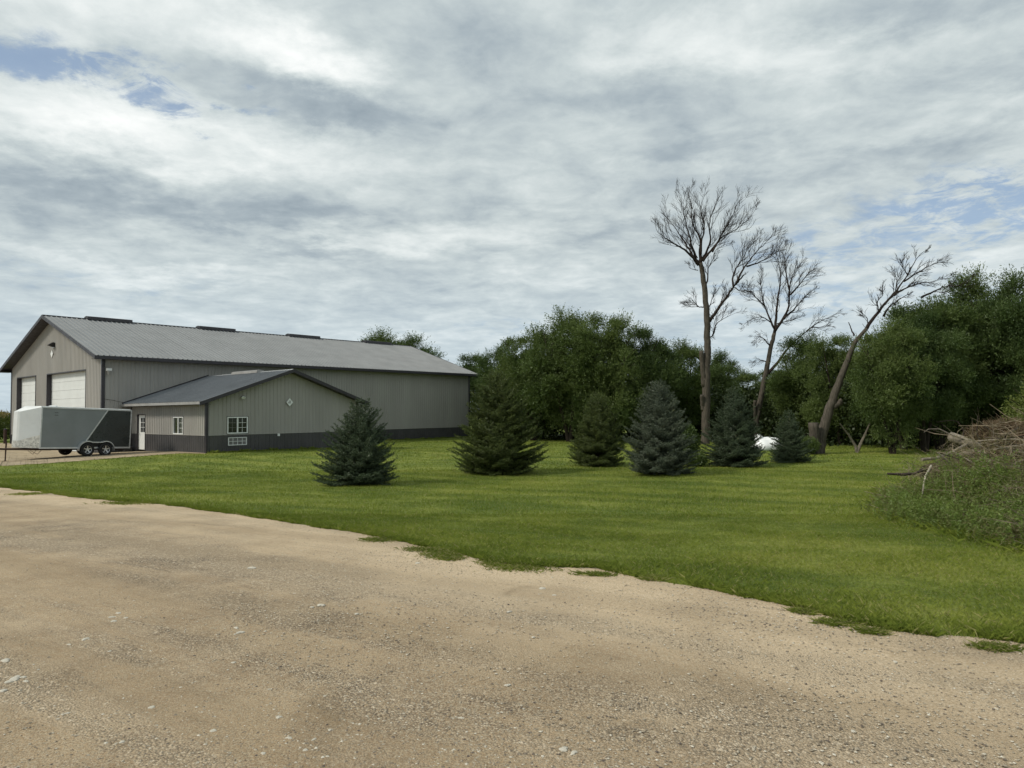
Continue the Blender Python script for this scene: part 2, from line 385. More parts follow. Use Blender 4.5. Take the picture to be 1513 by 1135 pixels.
m_twig = mat('dead_twig', (.030, .022, .018), .9, 0, .2, .3, 3)
m_cut = mat('cut_wood', (.34, .30, .24), .85, 0, .2, .25, 10)
m_deadwood = mat('grey_deadwood', (.22, .19, .15), .9, 0, .2, .3, 9, .8, 30)
m_palewood = mat('barkless_wood', (.34, .31, .245), .85, 0, .2, .25, 12, .6, 40)
m_darkwood = mat('dark_wet_wood', (.055, .042, .034), .9, 0, .3, .3, 9, .6, 30)
m_tarp = mat('white_plastic_sheet', (.86, .88, .88), .38, 0, .5, .03, 3)
m_stone = mat('pale_limestone', (.60, .56, .47), .9, 0, .3, .18, 25, .5, 60)

m_leafA = leaf_mat('willow_leaf', (.038, .064, .019), (.100, .144, .042), (.172, .216, .068), .28)
m_leafB = leaf_mat('elm_leaf', (.032, .058, .019), (.084, .126, .041), (.132, .178, .058), .28)
m_leafC = leaf_mat('shade_dark_leaf', (.014, .024, .009), (.034, .050, .016), (.04, .055, .018), .12)  # understory leaves: shade under the trees is put into this dark colour
m_weed = leaf_mat('weed_leaf', (.095, .150, .034), (.215, .265, .075), (.150, .220, .055), .4, 1.6)
m_weed2 = leaf_mat('dry_weed', (.10, .10, .045), (.23, .19, .10), (.16, .15, .06), .25, .9)
m_sapl = leaf_mat('sapling_leaf', (.10, .135, .035), (.20, .225, .070), (.16, .20, .05), .4, .9)
m_blue = leaf_mat('blue_spruce_needle', (.024, .040, .019), (.084, .110, .060), (.054, .078, .040), .08, 1.5, .06)
m_grey = leaf_mat('silver_spruce_needle', (.034, .048, .030), (.125, .145, .100), (.080, .098, .066), .08, 1.5, .06)
m_green = leaf_mat('green_spruce_needle', (.026, .042, .010), (.098, .122, .030), (.070, .090, .022), .08, 1.3, .05)
m_tip = leaf_mat('spruce_tip', (.090, .105, .045), (.160, .165, .080), None, .1, 1.5, .05)
m_corn = leaf_mat('corn_leaf', (.045, .075, .015), (.11, .13, .035), (.08, .10, .03), .3, .3)
m_tassel = leaf_mat('corn_tassel', (.16, .13, .05), (.25, .20, .09), None, .3, .3)

# ------------------------------------------------------------------ ground sheets
def grid_mesh(name, X, Y, Z, material, attr=None):
    ny, nx = X.shape
    V = np.stack([X, Y, Z], -1).reshape(-1, 3)
    i, j = np.meshgrid(np.arange(ny - 1), np.arange(nx - 1), indexing='ij'); k = (i * nx + j).ravel()
    Fc = np.stack([k, k + 1, k + nx + 1, k + nx], -1)
    me = bpy.data.meshes.new(name); me.vertices.add(len(V)); me.vertices.foreach_set('co', V.astype(np.float32).ravel())
    me.loops.add(Fc.size); me.loops.foreach_set('vertex_index', Fc.astype(np.int32).ravel())
    me.polygons.add(len(Fc)); me.polygons.foreach_set('loop_start', np.arange(0, Fc.size, 4, dtype=np.int32))
    me.polygons.foreach_set('use_smooth', np.ones(len(Fc), bool))
    me.update(calc_edges=True); me.materials.append(material)
    if attr is not None:
        a = me.attributes.new('shoulder', 'FLOAT', 'POINT'); a.data.foreach_set('value', attr.astype(np.float32).ravel())
    o = link(bpy.data.objects.new(name, me))
    if me.polygons[0].normal.z < 0: me.flip_normals()
    return o
def spaced(lo, hi, a, b_, st):
    mid = np.arange(a, b_, st)
    left = [a]; s_ = st
    while left[-1] > lo: s_ *= 1.25; left.append(left[-1] - s_)
    right = [b_]; s_ = st
    while right[-1] < hi: s_ *= 1.25; right.append(right[-1] + s_)
    return np.concatenate([left[:0:-1], mid, right])
xs = spaced(-3500, 3500, -45, 45, .6); ys = spaced(-400, 4500, -8, 75, .6)
X, Y = np.meshgrid(xs, ys)
tag(grid_mesh('lawn', X, Y, g(X, Y), m_soil), kind='structure')
# gravel road: follows its ragged grass edge
ex = np.concatenate([np.arange(-70, -16, .4), np.arange(-16, 14, .05), np.arange(14, 34, .4)])
ey = y_edge(ex)
dep = np.concatenate([[0, .05, .12, .25], np.arange(.5, 24, .4), np.arange(24, 60, 2.0)])
X = ex[None, :] - dep[:, None] * .35; Y = ey[None, :] - dep[:, None] * .94
Z = g(X, Y) + .016 + .003 * (1 + np.sin(dep[:, None] * 1.7 + X * .1)) * sstep(.2, 1.5, dep[:, None])
sh = 1 - sstep(.5, 3.2, dep[:, None] + 0 * X)
tag(grid_mesh('gravel_road', X, Y, Z, m_road, sh), kind='structure')
tt = np.linspace(0, 1, 60)[:, None]
X = ye_[None, :, 0] * (1 - tt) + yb_[None, :, 0] * tt; Y = ye_[None, :, 1] * (1 - tt) + yb_[None, :, 1] * tt
tag(grid_mesh('gravel_yard', X, Y, g(X, Y) + .012, m_yard), kind='structure')

# ------------------------------------------------------------------ barn
PX, PY, YAW = -23.973, 41.996, R(40.603)
WD, LN, HE, HR, OH, ZW = 17.339, 30.858, 5.697, 8.88, .611, .926
SL = (HR - HE) / (WD / 2 + OH)
JS, JU, LW, LHE, LHR, LO, ZG = 1.614, 9.406, 9.557, 2.907, 4.737, .51, .224
SL2 = (LHR - LHE) / (LW / 2 + LO)
barn = empty('pole_barn', (PX, PY, 0), math.pi / 2 - YAW)
tag(barn, 'long grey metal pole barn with two white overhead doors and a low gabled side wing', 'barn')
def bw(s, u, z):   # barn coordinates (along, out, up) -> world
    q = Vector((s, -u, z)); return barn_mw @ q
barn_mw = Matrix.Translation((PX, PY, 0)) @ Matrix.Rotation(math.pi / 2 - YAW, 4, 'Z')

PERIOD = .2286
def wall_panels(name, org, dr, nrm, length, zlo, zhi, m, openings=(), pw=.9144, rib=.022, joint=.004):
    org = Vector(org); dr = Vector(dr); nrm = Vector(nrm)
    k = 0; a = 0.0
    while a < length - .02:
        a1 = min(a + pw, length)
        pts = []
        q = a
        while q < a1 - 1e-4:
            for o_, h_ in ((0, 0), (.165, 0), (.180, rib), (.213, rib)):
                if q + o_ < a1: pts.append((q + o_, h_))
            q += PERIOD
        pts.append((a1, 0))
        for op in openings:
            for e in op[:2]:
                if a < e < a1:
                    hh = np.interp(e, [p[0] for p in pts], [p[1] for p in pts]); pts.append((e, float(hh)))
        pts.sort(); pts = [(max(p[0], a + joint), p[1]) for p in pts]
        mb = MB()
        lift = .003 if k % 2 else 0.0
        for (p0, h0), (p1, h1) in zip(pts[:-1], pts[1:]):
            if p1 - p0 < 1e-5: continue
            pm = (p0 + p1) / 2
            segs = [(zlo, None)]
            for o0, o1, z0, z1 in openings:
                if o0 <= pm <= o1:
                    segs = ([(zlo, z0)] if z0 > zlo + .005 else []) + [(z1, None)]
            for s0, s1 in segs:
                A = org + dr * p0 + nrm * (h0 + lift); B = org + dr * p1 + nrm * (h1 + lift)
                t0 = zhi(p0) if s1 is None else s1; t1 = zhi(p1) if s1 is None else s1
                if t0 <= s0 + .005 and t1 <= s0 + .005: continue
                mb.add([(A.x, A.y, s0), (B.x, B.y, s0), (B.x, B.y, max(t1, s0)), (A.x, A.y, max(t0, s0))], [(0, 1, 2, 3)])
        if mb.f: mb.build(name, m, barn)
        a = a1; k += 1
und = .13
roofz = lambda y: HE + (OH + min(y, WD - y)) * SL
gz = lambda y: roofz(y) - und
lroof = lambda s: LHE + (LO + min(s, LW - s)) * SL2
DOORS = [(2.549, 9.502, -1, 5.003), (11.839, 15.921, -1, 5.003)]
# front gable (faces -s), runs along +y
wall_panels('siding_panel', (0, 0, 0), (0, 1, 0), (-1, 0, 0), WD, ZW, gz, m_siding, DOORS)
wall_panels('wainscot_panel', (0, 0, 0), (0, 1, 0), (-1, 0, 0), WD, -.2, lambda a: ZW, m_wains, DOORS)
# camera-side long wall (faces -y) – the wing covers part of it
WING = [(JS, JS + LW, -1, 2.95)]
wall_panels('siding_panel', (0, 0, 0), (1, 0, 0), (0, -1, 0), LN, ZW, lambda a: gz(0), m_siding, WING)
wall_panels('wainscot_panel', (0, 0, 0), (1, 0, 0), (0, -1, 0), LN, -.2, lambda a: ZW, m_wains, WING)
mb = MB()   # walls that face away
mb.add([(0, WD, -.2), (LN, WD, -.2), (LN, WD, gz(0)), (0, WD, gz(0))], [(0, 1, 2, 3)])
mb.add([(LN, 0, -.2), (LN, WD, -.2), (LN, WD, gz(0)), (LN, WD / 2, gz(WD / 2)), (LN, 0, gz(0))], [(0, 1, 2, 3, 4)])
mb.build('rear_wall', m_siding, barn)
mb = MB(); mb.box((.35, .1, -.2), (LN - .1, WD - .1, .02)); mb.build('floor_slab', m_gutter, barn)
# corner trim, base drip between siding and wainscot
for name, a, b_ in (('corner_trim', (-.035, -.035, -.2), (.14, .14, gz(0) - .01)), ('corner_trim', (-.035, WD - .12, -.2), (.12, WD + .035, gz(0) - .01)),
                    ('corner_trim', (LN - .12, -.035, -.2), (LN + .035, .12, gz(0) - .01)),
                    ):
    mb = MB(); mb.box(a, b_); mb.build(name, m_trim, barn)
def strip(name, segs, m=m_trim):
    for a, b_ in segs: mb = MB(); mb.box(a, b_); mb.build(name, m, barn)
strip('drip_cap', [((-.03, .14, ZW - .012), (-.001, DOORS[0][0] - .06, ZW + .02)), ((-.03, DOORS[0][1] + .06, ZW - .012), (-.001, DOORS[1][0] - .06, ZW + .02)), ((-.03, DOORS[1][1] + .06, ZW - .012), (-.001, WD - .12, ZW + .02)),
                   ((.14, -.03, ZW - .012), (JS - .04, -.001, ZW + .02)), ((JS + LW + .04, -.03, ZW - .012), (LN - .12, -.001, ZW + .02))], m_siding)
# roof panels
def roof_panels(name, x0, x1, org, along, slope_dir, run, rise, m, pw=.9144, clip=None, rib=.045):
    """ribbed strips: along = direction of the eave, slope_dir = horizontal direction up the slope"""
    org = Vector(org); al = Vector(along); sd = Vector(slope_dir); a = x0; k = 0
    n = Vector((-sd.x * rise / run, -sd.y * rise / run, 1)).normalized()
    th = n * -.03
    while a < x1 - .02:
        a1 = min(a + pw, x1); pts = [(a + .004, 0)]; q = a
        while q < a1 - 1e-4:
            for o_, h_ in ((.12, 0), (.14, rib), (.175, rib), (.195, 0)):
                if q + o_ < a1: pts.append((q + o_, h_))
            q += .3048
        pts.append((a1, 0)); mb = MB(); lift = .003 if k % 2 else 0
        for (p0, h0), (p1, h1) in zip(pts[:-1], pts[1:]):
            A = org + al * p0 + n * (h0 + lift); B = org + al * p1 + n * (h1 + lift)
            U = sd * run + Vector((0, 0, rise))
            mb.add([A, B, B + U, A + U], [(0, 1, 2, 3)])
        A = org + al * (a + .004); B = org + al * a1; U = sd * run + Vector((0, 0, rise))
        mb.add([A + th, B + th, B + th + U, A + th + U], [(0, 1, 2, 3)])
        mb.build(name, m, barn); a = a1; k += 1
roof_panels('roof_panel', -OH, LN + OH, (0, -OH, HE), (1, 0, 0), (0, 1, 0), WD / 2 + OH, HR - HE, m_roof)
mb = MB(); mb.prism([(-OH, WD + OH, HE), (LN + OH, WD + OH, HE), (LN + OH, WD / 2, HR), (-OH, WD / 2, HR)], (0, 0, -.04)); mb.build('rear_roof_slope', m_roof, barn)
strip('ridge_cap', [((-OH - .01, WD / 2 - .16, HR - .035), (LN + OH + .01, WD / 2 + .16, HR + .035))], m_trim)
for s0, s1 in ((2.02, 4.93), (9.83, 12.75), (17.63, 20.66), (25.63, 28.71)):
    mb = MB(); mb.prism([(s0, WD / 2 - .36, HR - .06), (s0, WD / 2 + .36, HR - .06), (s0, WD / 2 + .34, HR + .16), (s0, WD / 2, HR + .21), (s0, WD / 2 - .34, HR + .16)], (s1 - s0, 0, 0))
    mb.build('ridge_vent', m_trim, barn)
# fascia, soffits, rake boards
strip('eave_fascia', [((-OH - .02, -OH - .03, HE - .20), (LN + OH + .02, -OH + .0, HE - .004)), ((-OH - .02, WD + OH, HE - .20), (LN + OH + .02, WD + OH + .03, HE - .004))])
def rake(s0, s1, y0, z0, y1, z1, h=.22):
    mb = MB(); mb.prism([(s0, y0, z0), (s0, y1, z1), (s0, y1, z1 - h), (s0, y0, z0 - h)], (s1 - s0, 0, 0)); mb.build('rake_board', m_trim, barn)
for s0, s1 in ((-OH - .03, -OH + .005), (LN + OH - .005, LN + OH + .03)):
    rake(s0, s1, -OH - .03, HE + .012, WD / 2, HR + .03); rake(s0, s1, WD + OH + .03, HE + .012, WD / 2, HR + .03)
mb = MB(); sz = HE - .17
mb.box((-OH, -OH, sz - .01), (LN + OH, -.001, sz)); mb.box((-OH, WD + .001, sz - .01), (LN + OH, WD + OH, sz))
for sg, ya in ((1, -OH), (-1, WD + OH)):
    mb.prism([(-OH, ya, HE - .2), (-OH, WD / 2, HR - .2), (-.001, WD / 2, HR - .2), (-.001, ya, HE - .2)], (0, 0, -.012))
mb.build('soffit', m_trim, barn)
# overhead doors
RC = .26
for y0, y1, _, zt in DOORS:
    d = MB()
    d.box((-.035, y0 - .05, -.1), (RC + .05, y0 + .0, zt + .06)); d.box((-.035, y1, -.1), (RC + .05, y1 + .06, zt + .06)); d.box((-.035, y0, zt), (RC + .05, y1, zt + .06))
    dd = d.build('overhead_door', m_trim, barn)
    n = 9; hh = zt / n
    for k in range(n):
        p = MB(); z0 = k * hh; 
        p.prism([(RC, y0, z0 + .006), (RC, y0, z0 + hh - .006), (RC + .04, y0, z0 + hh - .002), (RC + .04, y0, z0 + .002)], (0, y1 - y0, 0))
        for q in (.5,): p.box((RC - .004, y0 + .02, z0 + hh * q - .012), (RC, y1 - .02, z0 + hh * q + .012))
        p.build('door_panel', m_doorw, dd)
# ---- low wing
wing_top = lambda a: lroof(a) - .10
side_top = LHE + LO * SL2 - .10
AC = (2.79, 3.84, .59, 1.01)
ug = ZG - .3
WINW = (2.74 - JS, 3.91 - JS, 1.21, 2.10); ACW = (AC[0] - JS, AC[1] - JS, AC[2], AC[3])
wall_panels('wing_siding_panel', (JS, -JU, 0), (1, 0, 0), (0, -1, 0), LW, ZG + ZW, wing_top, m_siding, [WINW])
wall_panels('wing_wainscot_panel', (JS, -JU, 0), (1, 0, 0), (0, -1, 0), LW, ug, lambda a: ZG + ZW, m_wains, [ACW])
DO = (JU - 2.07, JU - .94, ug, 2.29); WL = (JU - 6.87, JU - 5.66, 1.18, 2.13)
wall_panels('wing_siding_panel', (JS, -JU, 0), (0, 1, 0), (-1, 0, 0), JU, ZG + ZW, lambda a: side_top, m_siding, [WL, DO])
wall_panels('wing_wainscot_panel', (JS, -JU, 0), (0, 1, 0), (-1, 0, 0), JU, ug, lambda a: ZG + ZW, m_wains, [DO])
mb = MB(); mb.add([(JS + LW, -JU, ug), (JS + LW, -.01, ug), (JS + LW, -.01, side_top), (JS + LW, -JU, side_top)], [(0, 1, 2, 3)]); mb.build('wing_far_wall', m_siding, barn)
for a, b_ in (((JS - .035, -JU - .035, ug), (JS + .10, -JU + .10, side_top)), ((JS + LW - .1, -JU - .035, ug), (JS + LW + .035, -JU + .1, side_top)), ((JS - .03, -.13, ug), (JS + .03, -.03, side_top))):
    mb = MB(); mb.box(a, b_); mb.build('corner_trim', m_trim, barn)
strip('wing_drip_cap', [((JS + .1, -JU - .03, ZG + ZW - .012), (JS + LW - .1, -JU - .001, ZG + ZW + .02)), ((JS - .03, -JU + .10, ZG + ZW - .012), (JS - .001, -2.15, ZG + ZW + .02))], m_siding)
RL = JU + LO
roof_panels('wing_roof_panel', .04, RL, (JS - LO, 0, LHE), (0, -1, 0), (1, 0, 0), LW / 2 + LO, LHR - LHE, m_roof2, rib=.03)
mb = MB(); mb.prism([(JS + LW + LO, -.04, LHE), (JS + LW + LO, -RL, LHE), (JS + LW / 2, -RL, LHR), (JS + LW / 2, -.04, LHR)], (0, 0, -.04)); mb.build('wing_far_slope', m_roof2, barn)
mb = MB(); cx = JS + LW / 2
mb.prism([(cx - .17, -.05, LHR - .04), (cx, -.05, LHR + .025), (cx + .17, -.05, LHR - .04), (cx, -.05, LHR - .06)], (0, -RL + .04, 0)); mb.build('wing_ridge_cap', m_cap, barn)
mb = MB(); mb.prism([(cx - .24, -3.4, LHR - .05), (cx + .24, -3.4, LHR - .05), (cx + .22, -3.4, LHR + .10), (cx, -3.4, LHR + .14), (cx - .22, -3.4, LHR + .10)], (0, -3.0, 0)); mb.build('ridge_vent', [m_gutter], barn)
mb = MB(); mb.box((JS - LO - .10, -RL, LHE - .15), (JS - LO - .002, -.05, LHE - .01)); mb.build('eave_gutter', m_gutter, barn)
mb = MB(); mb.box((JS - LO, -RL + .02, LHE - .17), (JS - .001, -.05, LHE - .155)); mb.box((JS + LW + .001, -RL + .02, LHE - .17), (JS + LW + LO, -.05, LHE - .155))
for sx_, sg in ((JS - LO, 1), (JS + LW + LO, -1)):
    mb.prism([(sx_, -RL, LHE - .14), (cx, -RL, LHR - .14), (cx, -JU - .002, LHR - .14), (sx_, -JU - .002, LHE - .14)], (0, 0, -.012))
mb.build('wing_soffit', m_trim, barn)
for sa in (JS - LO - .1, JS + LW + LO + .02):
    mb = MB(); za = LHE + .01 - (abs(sa - cx) - (LW / 2 + LO)) * SL2
    mb.prism([(sa, -RL - .03, za), (cx, -RL - .03, LHR + .02), (cx, -RL - .03, LHR - .17), (sa, -RL - .03, za - .19)], (0, .028, 0)); mb.build('rake_board', m_trim, barn)
# wall flashing where the wing roof meets the tall wall
mb = MB(); mb.prism([(JS - LO, -.028, LHE + .01), (cx, -.028, LHR + .02), (cx, -.028, LHR + .10), (JS - LO, -.028, LHE + .09)], (0, -.012, 0)); mb.build('flashing', m_trim, barn)
mb = MB(); mb.tube([(.1, -.06, 3.2), (.6, -.08, 3.12), (JS - LO, -.1, 3.0)], .012, 5); mb.build('service_cable', m_black, barn)

def window(u0, u1, z0, z1, face, muntin_halves, dark=True):
    """face 's' = wing gable (y = -JU), 'l' = wing left wall (s = JS)"""
    def P(a, d_, z): return (a, -JU - d_, z) if face == 's' else (JS - d_, -a, z)
    def bx(mb, a0, a1, d0_, d1_, zz0, zz1): mb.box(P(a0, d0_, zz0), P(a1, d1_, zz1))
    w = MB()
    bx(w, u0 - .03, u1 + .03, -.02, .028, z1, z1 + .03); bx(w, u0 - .03, u1 + .03, -.02, .028, z0 - .03, z0)
    bx(w, u0 - .03, u0, -.02, .028, z0, z1); bx(w, u1, u1 + .03, -.02, .028, z0, z1)
    wo_ = w.build('window', m_trim, barn)
    fr = MB(); t = .055
    bx(fr, u0, u1, -.04, .035, z1 - t, z1); bx(fr, u0, u1, -.04, .035, z0, z0 + t)
    bx(fr, u0, u0 + t, -.04, .035, z0 + t, z1 - t); bx(fr, u1 - t, u1, -.04, .035, z0 + t, z1 - t)
    um = (u0 + u1) / 2; bx(fr, um - .035, um + .035, -.04, .03, z0 + t, z1 - t)
    fr.build('frame', m_white, wo_)
    for q, (a0, a1) in enumerate(((u0 + t, um - .035), (um + .035, u1 - t))):
        p = MB(); bx(p, a0, a1, -.035, -.025, z0 + t, z1 - t); p.build('pane', m_glass, wo_)
        if muntin_halves[q]:
            mu = MB(); am = (a0 + a1) / 2; wt = .010 if muntin_halves[q] == 1 else .018
            bx(mu, am - wt / 2, am + wt / 2, -.024, -.014, z0 + t, z1 - t)
            for r_ in (1, 2):
                zz = z0 + t + (z1 - z0 - 2 * t) * r_ / 3
                for b0, b1 in ((a0, am - wt / 2), (am + wt / 2, a1)): bx(mu, b0, b1, -.024, -.014, zz - wt / 2, zz + wt / 2)
            mu.build('muntin', m_white if muntin_halves[q] == 2 else m_gutter, wo_)
    return wo_
window(2.74, 3.91, 1.21, 2.10, 's', (1, 2))
window(5.66, 6.87, 1.18, 2.13, 'l', (0, 2))
# wall air-conditioner grille
v = MB(); a0, a1, z0, z1 = AC
for q in (((a0, z1 - .035), (a1, z1)), ((a0, z0), (a1, z0 + .035)), ((a0, z0 + .035), (a0 + .035, z1 - .035)), ((a1 - .035, z0 + .035), (a1, z1 - .035))):
    v.box((q[0][0], -JU - .06, q[0][1]), (q[1][0], -JU + .04, q[1][1]))
gr = v.build('wall_grille', m_white, barn)
v = MB(); v.box((a0 + .035, -JU + .01, z0 + .035), (a1 - .035, -JU + .03, z1 - .035)); v.build('backing', m_black, gr)
for k in range(9):
    v = MB(); zz = z0 + .05 + k * .038; v.prism([(a0 + .035, -JU - .03, zz), (a0 + .035, -JU - .005, zz + .02), (a0 + .035, -JU - .005, zz + .026), (a0 + .035, -JU - .03, zz + .006)], (a1 - a0 - .07, 0, 0)); v.build('louvre', m_gutter, gr)
v = MB()
for q in (.25, .5, .75): v.box((a0 + (a1 - a0) * q - .012, -JU - .05, z0 + .035), (a0 + (a1 - a0) * q + .012, -JU - .032, z1 - .035))
v.box((a0 + .035, -JU - .052, (z0 + z1) / 2 - .012), (a1 - .035, -JU - .051 + .015, (z0 + z1) / 2 + .012)); v.build('grille_bar', m_white, gr)
v = MB(); v.box((5.68, -JU - .09, 1.0), (5.80, -JU - .02, 1.14)); v.build('outlet_box', m_white, barn)
# entry door of the wing
v = MB(); v.box((JS - .03, -.98, ZG - .1), (JS + .12, -.94, 2.29)); v.box((JS - .03, -2.09, ZG - .1), (JS + .12, -2.05, 2.29)); v.box((JS - .03, -2.05, 2.25), (JS + .12, -.98, 2.29))
dr_ = v.build('entry_door', m_trim, barn)
v = MB(); v.box((JS + .07, -2.05, ZG), (JS + .12, -.98, 2.25)); v.build('door_leaf', m_white, dr_)
v = MB(); v.box((JS + .055, -1.90, 1.25), (JS + .069, -1.28, 2.08)); v.build('pane', m_glass, dr_)
v = MB()
for q in (1.5, 1.7): v.box((JS + .045, -q - .01, 1.25), (JS + .054, -q + .01, 2.08))
for q in (1.52, 1.8): v.box((JS + .043, -1.90, q - .01), (JS + .044, -1.28, q + .01))
v.build('muntin', m_white, dr_)
v = MB(); v.tube([(JS + .07, -1.12, 1.15), (JS + .0, -1.12, 1.15), (JS + .0, -1.2, 1.15)], .015, 6); v.build('handle', m_alu, dr_)

# ---- fittings on the barn, each a thing of its own
def fix(name, parts, s, u, z, face, label, cat, group=None):
    """face 'front' (-s) or 'side' (-y): local x right along wall, y out of wall, z up"""
    o = empty(name, bw(s, u, z), 0)
    out = Vector((-1, 0, 0)) if face == 'front' else Vector((0, -1, 0))
    wdir = (barn_mw.to_3x3() @ out); o.rotation_euler = (0, 0, math.atan2(wdir.y, wdir.x) - math.pi / 2)
    for nm, mb_, mt in parts: mb_.build(nm, mt, o)
    return tag(o, label, cat, group)
def sign(s, u, z, w, h_, face, label, text):
    a = MB(); a.prism([(0, .03, -h_ / 2), (w / 2, .03, 0), (0, .03, h_ / 2), (-w / 2, .03, 0)], (0, .03, 0))
    b2 = MB(); b2.prism([(0, .025, -h_ / 2 - .03), (w / 2 + .03, .025, 0), (0, .025, h_ / 2 + .03), (-w / 2 - .03, .025, 0)], (0, .02, 0))
    o = fix('diamond_sign', [('plate', a, m_white), ('rim', b2, m_gutter)], s, u, z, face, label, 'sign')
    if text:
        L1 = MB(); L1.box((.02, .0605, -.07), (.045, .066, .09)); L1.prism([(.02, .0605, -.07), (.045, .0605, -.07), (.10, .0605, -.02), (.085, .0605, .0)], (0, .0055, 0))
        L2 = MB(); L2.box((-.06, .0605, -.07), (-.035, .066, .09))
        L1.build('letter', m_black, o); L2.build('letter', m_black, o)
    return o
sign(6.42, JU + .02, 2.89, .42, .46, 'side', 'small white diamond plate with dark JI lettering on the low wing gable', 'JI')
sign(0, -8.55, 6.35, .44, .50, 'front', 'plain white diamond plate below the black lamp on the tall front gable', None)
a = MB(); a.prism([(-.2, 0, .12), (-.2, .12, .16), (-.2, .36, -.02), (-.2, .33, -.05), (-.2, 0, -.16)], (.4, 0, 0)); b2 = MB(); b2.box((-.17, .02, -.20), (.17, .10, -.16))
fix('flood_light', [('housing', a, m_black), ('lens', b2, m_alu)], 0, -8.25, 6.93, 'front', 'black wedge wall lamp high on the front gable above the diamond', 'wall lamp')
a = MB(); a.box((-.13, 0, -.07), (.13, .24, .07)); b2 = MB(); b2.tube([(0, .13, -.07), (0, .13, -.14), (0, .12, -.32)], [.09, .1, .05], 8)
fix('yard_light', [('housing', a, m_white), ('lamp_bowl', b2, m_gutter)], .30, .02, 4.93, 'side', 'pale yard lamp on the long wall just behind the tall front corner', 'wall lamp')
a = MB(); a.tube([(0, 0, 0), (0, .12, .02)], .04, 8); b2 = MB(); b2.tube([(0, .08, .0), (.05, .2, -.07)], [.05, .075], 8); c2 = MB(); c2.tube([(0, .08, 0), (-.08, .17, -.09)], [.045, .07], 8)
fix('security_light', [('bracket', a, m_black), ('lamp_head', b2, m_white), ('lamp_head', c2, m_white)], 3.56, JU + .02, 3.18, 'side', 'small twin-head security lamp on the low wing gable above the window', 'wall lamp')
# bollard at the far front corner
pb = bw(-.25, -WD - .35, 0); pb.z = float(g(pb.x, pb.y))
bo = empty('bollard', pb); v = MB(); v.tube([(0, 0, -.1), (0, 0, 1.05)], .11, 10); v.build('post', m_rust, bo); v = MB(); v.tube([(0, 0, 1.05), (0, 0, 1.09), (0, 0, 1.12)], [.115, .11, .05], 10); v.build('cap', m_trim, bo)
tag(bo, 'short dark brown post at the far front corner of the barn', 'bollard')
# bin beside the wing door
q = bw(JS - .45, .55, 0); q.z = float(g(q.x, q.y))
bi = empty('storage_bin', q, math.pi / 2 - YAW); v = MB(); v.prism([(-.2, -.3, .01), (.2, -.3, .01), (.2, .3, .01), (-.2, .3, .01)], (0, 0, .26)); v.build('tub', m_black, bi, bevel=.02)
v = MB(); v.box((-.23, -.33, .27), (.23, .33, .32)); v.build('lid', m_trim, bi)
tag(bi, 'low black storage bin on the gravel beside the white wing door', 'bin')

# ------------------------------------------------------------------ trailer
TR = empty('cargo_trailer', (-20.6 - .545 * 1.785 - .839 * 1.0, 38.7 - .839 * 1.785 + .545 * 1.0, 0))
TR.location.z = float(g(TR.location.x, TR.location.y)) + .012
TR.rotation_euler = (0, R(-2.3), math.atan2(-.839, -.545))
tag(TR, 'enclosed two-tone grey and black cargo trailer with a silver wedge nose and twin wheels', 'trailer')
X0, X1, TW, ZB, ZT = -1.785, 2.615, 1.0, .42, 2.46
v = MB(); v.box((X0, -TW, ZB), (X1, TW, ZT - .03)); v.build('body', m_tside, TR)
v = MB(); v.prism([(X0 - .02, -TW - .01, ZT - .03), (X0 - .02, TW + .01, ZT - .03), (X0 - .02, TW * .8, ZT + .02), (X0 - .02, -TW * .8, ZT + .02)], (X1 - X0 + .02, 0, 0)); v.build('roof', m_tnose, TR)
v = MB(); v.prism([(X0, TW, ZB + .06), (X0 + 2.40, TW, ZB + .06), (X0 + 1.22, TW, ZT - .1), (X0, TW, ZT - .1)], (0, .008, 0)); v.build('side_panel', m_tdark, TR)['label'] = 'black-green rear side panel with slanted front edge'
v = MB(); v.prism([(X0 + 2.43, TW, ZB + .02), (X0 + 2.50, TW, ZB + .02), (X0 + 1.27, TW, ZT - .07), (X0 + 1.20, TW, ZT - .07)], (0, .014, 0)); v.build('diagonal_trim', m_alu, TR)
v = MB()
for yy in (TW - .0, -TW - .03): v.box((X0, yy, ZT - .08), (X1, yy + .03, ZT - .01)); v.box((X0, yy, ZB - .03), (X1, yy + .03, ZB + .05))
v.build('rail_trim', m_alu, TR)
for xx in (X0 - .03, X1 - .03):
    for yy in (TW - .03, -TW - .035): v = MB(); v.box((xx, yy, ZB - .032), (xx + .06, yy + .065, ZT - .005)); v.build('corner_post', m_alu, TR)
v = MB(); v.box((X0 - .05, -TW + .05, ZB), (X0 - .002, TW - .05, ZT - .06)); v.build('rear_ramp_door', m_tdark, TR)
